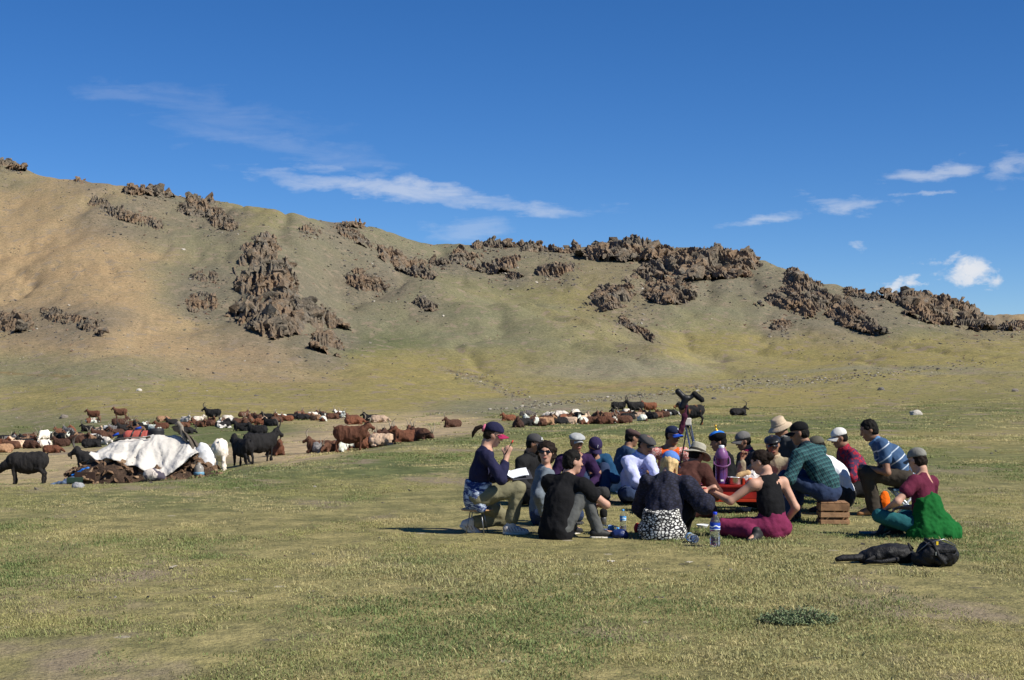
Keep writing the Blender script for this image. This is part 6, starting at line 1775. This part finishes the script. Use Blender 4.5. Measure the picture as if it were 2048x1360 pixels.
# microphone
m0 = pix(1207, 1052); mc = empty('microphone', m0); prop(mc, 'microphone with black foam windscreen standing in the grass', 'microphone')
lump('windscreen', mc, [rc((0, 0, .125), (0, 0, .155), .042, .042)], simple('foam', (.01, .01, .01), 1.0, .2, 60, .6, 160), .009, .002, 40)
link('mic_body', lathe('mic_body', [(.001, .0), (.033, .0), (.034, .09), (.030, .10), (.001, .10)], 18), mc, simple('mic_grey', (.14, .14, .14), .4, .2, metal=.5))
# paper scraps
for k, (px, py, sx, sy, c, lab) in enumerate([(1222, 1127, .07, .035, (.5, .46, .38), 'pale scrap of paper on the grass before the black T-shirt man'), (1378, 1129, .07, .035, (.42, .38, .3), 'pale scrap on the grass before the tall bottle'), (346, 1137, .13, .03, (.36, .32, .24), 'flat stick of wood on the left meadow')]):
    bm = bmesh.new(); bmesh.ops.create_grid(bm, x_segments=6, y_segments=4, size=.5)
    for v in bm.verts: v.co = Vector((v.co.x * sx, v.co.y * sy, .022 + .012 * mnoise.noise(v.co * 4 + Vector((k, 0, 0)))))
    bmesh.ops.solidify(bm, geom=list(bm.faces), thickness=.004)
    o = link('paper_scrap' if k != 2 else 'wood_stick', bm_mesh('scrap', bm, True), None, simple('scrap_%d' % k, c, .9, .15), loc=pix(px, py), rot=(0, 0, k * .7)); prop(o, lab, 'litter')
# crate under the plaid man
cb_ = p18['base']; cr = empty('wooden_crate', cb_ + Vector((.06, -.03, 0)), R(-4)); prop(cr, 'slatted wooden crate serving as a seat for the plaid shirt', 'crate')
CW = simple('crate_wood', (.27, .15, .075), .75, .4, 9, .4, 40); CW2 = simple('crate_wood_pale', (.36, .21, .11), .75, .35, 9, .4, 40)
cw, cdp, chh = .30, .30, .232
for sx in (-1, 1):
    for sy in (-1, 1): link('post', bm_mesh('post', box_bm((.032, .032, chh), (sx * (cw / 2 - .016), sy * (cdp / 2 - .016), chh / 2)), bevel=.003), cr, CW)
for sy in (-1, 1):
    for z, hh, mm in ((.030, .045, CW2), (.108, .052, CW2), (.192, .076, CW)):
        link('slat', bm_mesh('slat', box_bm((cw + .004, .012, hh), (0, sy * (cdp / 2 + .0065), z)), bevel=.002), cr, mm)
for sx in (-1, 1):
    for z, hh in ((.030, .045), (.108, .052), (.192, .076)):
        link('slat', bm_mesh('slat', box_bm((.012, cdp, hh), (sx * (cw / 2 + .0065), 0, z)), bevel=.002), cr, CW)
for k in range(4): link('slat', bm_mesh('slat', box_bm((.07, cdp + .02, .012), (-.112 + k * .0747, 0, chh + .0065)), bevel=.002), cr, CW)
# blue jacket and cup on the lap
W18 = p18['W']; o = empty('blue_jacket', Vector(cb_) + Vector(W18((.34, .06, .40)))); prop(o, 'shiny royal blue jacket lying on the plaid man\'s lap', 'jacket')
lump('jacket_cloth', o, [rc((-.10, -.06, .0), (.10, .04, .01), .07, .06, (0, 0, 1), .6), rc((.05, .02, 0), (.10, .02, -.09), .05, .04), el((-.06, .03, .0), (.09, .08, .05), None, .03)], simple('blue_nylon_shiny', (.012, .07, .42), .25, .2, 10, .4, 20, spec=.6), wr=.02, floor=None)
o = empty('ball_cup', Vector(cb_) + Vector(W18((.40, .16, .47)))); prop(o, 'small teal cup in the plaid man\'s hands', 'cup'); link('cup_wall', lathe('cup_wall', [(.001, 0), (.025, 0), (.04, .03), (.042, .055), (.038, .055), (.03, .02), (.001, .01)], 18), o, simple('teal_cup', (.03, .17, .19), .35, .1))
# stool under the polo man
st = empty('folding_stool', p21['base'] + Vector((0, 0, 0))); prop(st, 'low folding stool with pale legs under the striped polo shirt', 'stool')
link('seat', bm_mesh('seat', box_bm((.32, .30, .03), (0, 0, .30)), bevel=.008), st, fabric('stool_canvas', (.10, .16, .20)))
for sx in (-1, 1):
    for sy in (-1, 1): link('leg', tube_mesh('leg', [([(sx * .13, sy * .12, .29), (-sx * .13, sy * .13, .0)], .014, 8)]), st, simple('pale_steel', (.6, .62, .64), .4, .1, metal=.4))
o = empty('orange_bag', spot(1768, 19.6)); prop(o, 'small bright orange bag behind the brown trousers', 'bag'); lump('bag_body', o, [el((0, 0, .10), (.07, .06, .12))], ORANGE, wr=.012)
# blue mat by the stool
bm = bmesh.new(); bmesh.ops.create_grid(bm, x_segments=10, y_segments=8, size=.5)
for v in bm.verts: v.co = Vector((v.co.x * .42, v.co.y * .34, .03 + .02 * mnoise.noise(v.co * 5)))
bmesh.ops.solidify(bm, geom=list(bm.faces), thickness=.02)
o = link('blue_cloth', bm_mesh('blue_cloth', bm, True), None, fabric('slate_blue_cloth', (.06, .10, .19)), loc=spot(985, 17.6)); prop(o, 'folded slate blue cloth on the grass behind the white sneaker', 'cloth')
o = link('teal_book', bm_mesh('teal_book', box_bm((.16, .12, .02), (0, 0, .03)), bevel=.003), None, fabric('teal_cover', (.02, .12, .16)), loc=pix(1735, 1072)); prop(o, 'teal notebook lying in the grass before the teal leggings', 'book')
# backpacks
BPK = simple('backpack_nylon', (.012, .012, .013), .6, .5, 12, .9, 16, spec=.25, bdist=.03)
bp = empty('backpack', pix(1770, 1126)); prop(bp, 'flat black backpack with strap stretched out on the grass', 'backpack')
lump('bag_body', bp, [rc((-.14, 0, .05), (.14, .02, .07), .10, .12, (0, 0, 1), .72, .05), el((.03, 0, .10), (.15, .11, .06), None, .05)], BPK, .012, .022, 8)
link('strap', tube_mesh('strap', [([(-.18, -.02, .05), (-.28, -.05, .05), (-.38, -.03, .045), (-.44, -.06, .035)], [.035, .03, .03, .022], 8)]), bp, BPK)
link('strap', tube_mesh('strap', [([(-.12, -.10, .06), (-.2, -.16, .03), (-.08, -.2, .03), (.08, -.15, .05)], [.02, .018, .018, .02], 8)]), bp, BPK)
bp = empty('backpack', pix(1870, 1131)); prop(bp, 'bulky round black backpack lying beside the flat one', 'backpack')
lump('bag_body', bp, [el((0, 0, .10), (.175, .15, .115)), el((.08, -.04, .09), (.11, .13, .09), None, .04), rc((-.16, -.06, .05), (.0, -.14, .05), .06, .05)], BPK, .012, .024, 9, seed=3)
lump('pocket', bp, [el((-.05, -.13, .10), (.09, .05, .08))], BPK, .012, .012, 14)
link('strap', tube_mesh('strap', [([(-.10, -.05, .23), (-.05, -.15, .20), (-.02, -.19, .10), (.04, -.2, .03)], .016, 8)]), bp, BPK)
link('tag', bm_mesh('tag', box_bm((.018, .006, .03), (-.02, -.15, .205))), bp, M_TAG)
link('pocket_flap', bm_mesh('pocket_flap', box_bm((.16, .02, .03), (.06, -.165, .14)), bevel=.006), bp, BPK)
link('carry_loop', tube_mesh('carry_loop', [([(-.19, .0, .14), (-.24, -.03, .19), (-.22, -.06, .13)], .010, 6)]), bp, BPK)
link('zip', tube_mesh('zip', [([(-.17, -.07, .12), (-.08, -.12, .21), (.05, -.10, .235), (.17, -.04, .17)], .005, 5)]), bp, METAL)
link('buckle', bm_mesh('buckle', box_bm((.02, .012, .03), (-.035, -.185, .12))), bp, simple('steel_buckle', (.6, .6, .55), .3, .1, metal=.8))
# tripod with camera and scarf
TPD = 21.4; tpb = spot(1383, TPD); tp = empty('camera_tripod', tpb); prop(tp, 'chrome legged tripod with black camera head and maroon scarf', 'tripod')
hub = Vector((-.05, 0, .98))
for k, (dx, dy) in enumerate(((.12, -.32), (.26, .26), (-.20, .24))):
    for s_ in ((-.022, .022) if k == 0 else (0.0,)):
        side_ = Vector((-dy, dx, 0)).normalized() * s_ * 1.35 if k else Vector((s_ * 1.5, 0, 0))
        link('leg_tube', tube_mesh('leg_tube', [([tuple(hub + side_), tuple(Vector((dx, dy, 0)) + side_)], .012 if k == 0 else .010, 8)]), tp, CHROME if k == 0 else PLAST)
    link('foot', tube_mesh('foot', [([(dx, dy, .03), (dx, dy, -.005)], .026, 8)]), tp, PLAST)
link('hub', bm_mesh('hub', box_bm((.09, .08, .10), tuple(hub + Vector((0, 0, .03)))), bevel=.012), tp, simple('pale_hub', (.62, .57, .5), .5, .1))
link('column', tube_mesh('column', [([tuple(hub + Vector((0, 0, .08))), tuple(hub + Vector((-.03, 0, .36)))], .026, 10)]), tp, PLAST)
lump('camera_head', tp, [rc(hub + Vector((-.08, 0, .22)), hub + Vector((-.02, 0, .34)), .042, .046), rc(hub + Vector((-.04, 0, .34)), hub + Vector((-.13, 0, .43)), .036, .042), rc(hub + Vector((.02, 0, .34)), hub + Vector((.09, 0, .40)), .028, .03)], PLAST, .011, .004, 20, None)
lump('microphone_muff', tp, [rc(hub + Vector((.09, 0, .40)), hub + Vector((.19, 0, .32)), .038, .036)], simple('muff', (.01, .01, .01), 1, .2, 60, .6, 160), .011, .008, 30, None)
lump('scarf', tp, [rc(hub + Vector((-.02, -.06, .24)), hub + Vector((-.05, -.08, .10)), .020, .032, (0, 1, 0), .5), rc(hub + Vector((-.05, -.08, .10)), hub + Vector((-.10, -.08, -.10)), .034, .04, (0, 1, 0), .5)], fabric('dark_maroon_scarf', (.055, .012, .026)), .012, .016, 16, None)

# ================================================================== fuel pile under the tarp
PD = 30.0
def pp_(px, py, D=PD): return Vector(((px - CX) / F * D, D, CAM_H + (HZ - py) / F * D))
pc = spot(295, PD); pile = empty('dung_fuel_pile', pc); prop(pile, 'heap of dried brown dung fuel under a white tarp', 'fuel pile')
DUNG = simple('dried_dung', (.15, .09, .052), .95, .5, 11, .9, 30, bdist=.03); DUNG2 = simple('dried_dung_pale', (.25, .165, .10), .95, .4, 11, .9, 30, bdist=.03)
zt = lambda py: float((pp_(0, py) - pc).z)
xp = lambda px: (px - 295) / F * PD
mound = [el((xp(285), .1, .05), (.95, .6, .60)), el((xp(235), -.45, .02), (.78, .55, .46), None, .12), el((xp(330), -.35, .0), (.75, .5, .34), None, .1), el((xp(395), -.1, .05), (.42, .5, .50), None, .1), el((xp(180), -.3, .0), (.42, .45, .26), None, .1)]
V, Q = sdf_mesh(mound, .04); V = rough_up(V, Q, .06, 5, 1.0); link('core', mesh_np('core', V, Q), pile, simple('dung_crumbs', (.055, .034, .022), .95, .5, 14, .9, 30, bdist=.03))
cakes = hull_protos(5, 71, 1, .85, .42, 12)
cmesh = []
for V_, T_ in cakes:
    m_ = mesh_np('dung_cake', V_ * .066, T_, False); cmesh.append(m_)
    m_.materials.append(None)
N_ = vnormals(V, Q); ok = np.where((N_[:, 1] < .25) & (V[:, 2] > -.05))[0]
rr = np.random.default_rng(5)
for k in range(300):
    i = rr.choice(ok); p = V[i] + N_[i] * rr.uniform(-.02, .05)
    if k > 262: p = v3(rr.uniform(xp(140), xp(440)), -.85 + rr.normal(0, .12), .03); p[2] = float(ground(pc.x + p[0], pc.y + p[1]) - pc.z) + .03
    o = bpy.data.objects.new('dung_cake', cmesh[k % 5]); COL.objects.link(o); o.parent = pile
    o.material_slots[0].link = 'OBJECT'; o.material_slots[0].material = DUNG if k % 3 else DUNG2
    o.location = p; o.rotation_euler = rr.normal(0, .7, 3); s_ = rr.uniform(.6, 1.5); o.scale = (s_, s_, s_ * rr.uniform(.7, 1.3))
# white tarp
topl = ([200, 222, 250, 300, 345, 372, 402], [903, 888, 880, 872, 874, 884, 900]); hem = ([200, 215, 232, 250, 285, 318, 338, 352, 375, 402], [906, 918, 914, 919, 928, 946, 954, 946, 930, 909])
V, Q = [], []; nx_, nt_ = 64, 40
for i in range(nx_):
    px = 200 + 202 * i / (nx_ - 1); yt = np.interp(px, *topl); yh = np.interp(px, *hem)
    for j in range(nt_):
        t = j / (nt_ - 1)
        if t < .3:                                   # behind the ridge
            q_ = t / .3; z = zt(yt) * (q_ ** .5) ; y = 1.0 - .75 * q_
        else:
            q_ = (t - .3) / .7; z = zt(yt) + (zt(yh) - zt(yt)) * (q_ ** 1.15); y = .25 - .98 * q_ ** .8 - .03
        fold = .06 * math.sin(px * .16 + 2.2 * math.sin(px * .045) + q_ * 2) * (q_ if t > .3 else .3)
        n_ = .09 * mnoise.noise(Vector((px * .035, t * 4, 1))) + .05 * abs(mnoise.noise(Vector((px * .08, t * 5, 5)))) + .02 * mnoise.noise(Vector((px * .2, t * 12, 9)))
        V.append((xp(px) + .02 * math.sin(t * 9 + px * .1), y - fold - n_, z + .02 + n_ * .6))
for i in range(nx_ - 1):
    for j in range(nt_ - 1): Q.append((i * nt_ + j, i * nt_ + j + 1, (i + 1) * nt_ + j + 1, (i + 1) * nt_ + j))
me = mesh_np('tarp', V, Q); o = link('tarp', me, None, simple('white_tarp', (.56, .53, .48), .8, .22, 2.2, .6, 7, bdist=.06), loc=pc)
sd = o.modifiers.new('thick', 'SOLIDIFY'); sd.thickness = .012; sd.offset = -1
prop(o, 'wrinkled white tarp draped over the dung heap', 'tarp')
def item(name, px, py, dy, label, cat):
    """a thing at that column and line near the pile, origin at its bottom"""
    D = PD + dy; o = empty(name, pp_(px, py, D)); prop(o, label, cat); return o
# things on the heap
PINK = simple('red_leather', (.45, .10, .075), .5, .25, 8, .3, 30)
c = item('red_case', 275, 882, .25, 'faded red case with two dark straps on top of the tarp', 'case'); lump('case_body', c, [rc((-.17, 0, .10), (.17, 0, .10), .10, .10, (0, 1, 0), .9)], PINK, .014, .006, 10, None)
for x in (-.09, .07): link('strap', tube_mesh('strap', [([(x - .03, -.096, .02), (x, -.102, .10), (x + .02, -.07, .17), (x + .03, 0, .205)], .016, 6)]), c, LEATH)
c = item('dark_bag', 248, 884, .3, 'black bag beside the red case on the tarp', 'bag'); lump('bag_body', c, [el((0, 0, .07), (.14, .1, .08)), rc((-.05, 0, .05), (-.2, 0, .0), .04, .02)], PLAST, .016, .012, 10, None)
c = item('black_tub', 313, 880, .25, 'ribbed black rubber tub upside down on the tarp', 'tub')
link('tub_wall', lathe('tub_wall', [(.001, .22), (.12, .22), (.135, .205)] + [(.14 + .012 * (k % 2), .19 - .017 * k) for k in range(11)] + [(.165, .0)], 26), c, simple('rubber', (.02, .02, .022), .6, .3))
for k, (px, py) in enumerate(((232, 872), (277, 858))):
    c = item('blue_stick', px, py, .3, 'short blue stick poking up %s' % ('beside the black bag on the tarp' if k == 0 else 'behind the red case'), 'stick'); link('grip', tube_mesh('grip', [([(-.06, 0, .0), (.05, 0, .05 - k * .02)], .02, 8)]), c, RBLUE)
c = item('felt_sheet', 375, 960, -.35, 'brown grey felt sheet hanging down over the right end of the tarp', 'sheet')
FELTB = simple('brown_felt', (.10, .082, .062), .95, .35, 9, .5, 30)
pth = [(-.30, .55, .86), (-.22, .45, .90), (-.08, .38, .84), (.05, .30, .70), (.17, .18, .52), (.25, .05, .36), (.30, -.10, .16), (.31, -.15, .02)]
V, Q = [], []
for i, p in enumerate(pth):
    for j in range(9):
        w = (j / 8 - .5); n_ = .05 * math.sin(j * 1.6 + i * .7)
        V.append((p[0] + w * .26 + .02 * math.sin(i), p[1] + n_ - abs(w) * .05, p[2] - w * .20 + .03 * math.sin(j * 2.1 + i)))
for i in range(len(pth) - 1):
    for j in range(8): Q.append((i * 9 + j, (i + 1) * 9 + j, (i + 1) * 9 + j + 1, i * 9 + j + 1))
fo = link('felt', mesh_np('felt', V, Q), c, FELTB); sd = fo.modifiers.new('thick', 'SOLIDIFY'); sd.thickness = .03; ss = fo.modifiers.new('sub', 'SUBSURF'); ss.levels = 1; ss.render_levels = 1
c = item('rope_coil', 357, 862, .1, 'grey loop of cloth and rope slung over the felt', 'rope'); link('loop', tube_mesh('loop', [([(-.05, 0, .12), (.0, -.03, .16), (.06, -.04, .08), (.08, -.05, -.04), (.14, -.08, -.14), (.2, -.1, -.24)], [.03, .04, .045, .04, .035, .02], 8)]), c, simple('grey_rope', (.22, .19, .15), .9, .3, 20, .6, 50))
WSACK = simple('woven_sack', (.76, .75, .73), .7, .06, 5, .3, 20)
c = item('white_sack', 409, 950, -.2, 'full white woven sack standing at the right end of the heap', 'sack'); lump('sack_cloth', c, [rc((0, 0, .12), (-.02, 0, .45), .17, .14, (0, 1, 0), .8), rc((-.02, 0, .45), (-.06, 0, .55), .13, .05), el((.03, 0, .25), (.16, .14, .24))], WSACK, .018, .018, 7, 0.0)
c = item('plastic_jug', 398, 950, -.55, 'clear plastic jug with blue bottom beside the white sack', 'jug'); link('jug_wall', lathe('jug_wall', [(.001, 0), (.085, 0), (.09, .02), (.09, .13), (.06, .18), (.03, .2), (.03, .23), (.001, .23)], 18), c, simple('cloudy_plastic', (.27, .25, .22), .35, .3, 9, spec=.4)); link('blue_base', lathe('blue_base', [(.092, .003), (.1, .01), (.1, .05), (.092, .06)], 18), c, simple('sky_plastic', (.15, .3, .42), .4, .2))
c = item('patterned_sack', 304, 962, -1.0, 'lumpy white sack with dark print at the front of the heap', 'sack'); 
t_ = NT('printed_sack'); f_ = t_.noise(5, 4, .6, t_.coord(), .6); t_.color(t_.mix(t_.ramp(f_, .47, .53), (.58, .51, .44), (.07, .06, .08))); t_.bump(t_.noise(9, 4, vec=t_.coord()), .5, .03)
lump('sack_cloth', c, [el((0, 0, .10), (.16, .13, .13)), el((.10, 0, .08), (.14, .12, .10), None, .05)], t_.m, .016, .022, 8, 0.0)
c = item('blue_plastic_bag', 160, 950, -.75, 'blue plastic bag tucked into the left end of the heap', 'bag'); lump('bag_film', c, [rc((-.14, 0, .0), (.14, 0, .10), .03, .045, (0, 0, 1), .6), rc((-.02, -.02, .06), (.14, -.02, .13), .025, .03, (0, 0, 1), .6)], simple('blue_film', (.02, .16, .55), .35, .3, 10, .5, 25), .016, .02, 10, None)
c = item('green_board', 150, 968, -1.0, 'dark green and brown boards at the left end of the heap', 'board'); link('board', bm_mesh('board', box_bm((.30, .03, .10), (0, 0, .07)), bevel=.005), c, simple('dark_green', (.03, .06, .04), .6, .3)); link('board', bm_mesh('board', box_bm((.38, .03, .13), (.17, .05, .15)), bevel=.005), c, simple('dark_brown_board', (.05, .028, .02), .7, .3))
c = item('plastic_sheet', 128, 972, -.8, 'crumpled grey blue plastic sheet at the far left of the heap', 'sheet'); lump('sheet_film', c, [rc((-.2, 0, .03), (.2, 0, .08), .05, .07, (0, 0, 1), .6), rc((.0, -.05, .05), (.15, 0, .12), .05, .05)], simple('grey_blue_film', (.10, .14, .22), .3, .6, 14, .6, 20, spec=.5), .016, .03, 9, None)
boulder(156, 975, 26, (.30, .30, .30), 'smooth grey stone in front of the left end of the heap', 12)
c = item('wooden_pole', 262, 880, -.05, 'thin grey pole lying along the top of the tarp', 'pole'); link('shaft', tube_mesh('shaft', [([(-.30, 0, .02), (.0, 0, .045), (.33, 0, .05)], .012, 7)]), c, simple('weathered_wood', (.16, .14, .12), .9, .3)); link('knot', tube_mesh('knot', [([(.28, 0, .035), (.36, 0, .06)], .022, 7)]), c, simple('dark_knot', (.06, .045, .03), .9, .3))
# low sage shrub and dark herbs in the foreground
def shrub(px, py, w, h, n, col, label, seed):
    b = pix(px, py); rr = np.random.default_rng(seed); o = empty('sage_shrub', b); prop(o, label, 'shrub', 'low grey green herbs')
    V, T, S = [], [], []
    for k in range(n):
        a = rr.uniform(0, 6.28); r = math.sqrt(rr.uniform(0, 1)); x, y = r * math.cos(a) * w, r * math.sin(a) * w * .55
        hh = h * (1 - .6 * r * r) * rr.uniform(.4, 1.1); lx, ly = x * .25 + rr.normal(0, .015), y * .25 + rr.normal(0, .015)
        if k % 4 == 0: S.append(([(x * .85, y * .85, 0), (x + lx, y + ly, hh)], .0025, 4))
        for m in range(7):
            t = rr.uniform(.25, 1); c = v3(x + lx * t, y + ly * t, hh * t); d = unit(rr.normal(size=3) + v3(0, 0, .5)); s1 = unit(np.cross(d, rr.normal(size=3)))
            L, w_ = rr.uniform(.015, .03), rr.uniform(.003, .006); q = len(V)
            V += [c - s1 * w_, c + d * L * .5 + s1 * 0 - s1 * w_, c + d * L, c + d * L * .5 + s1 * w_]; T += [(q, q + 1, q + 2), (q, q + 2, q + 3)]
    link('foliage', mesh_np('foliage', V, T, True), o, simple('sage_leaf_%d' % seed, col, .8, .35, 30)); link('stems', tube_mesh('stems', S), o, simple('sage_stem', (.12, .10, .07), .9, .3))
shrub(1597, 1246, .22, .11, 480, (.17, .22, .11), 'low round grey green shrub alone on the foreground grass', 1)
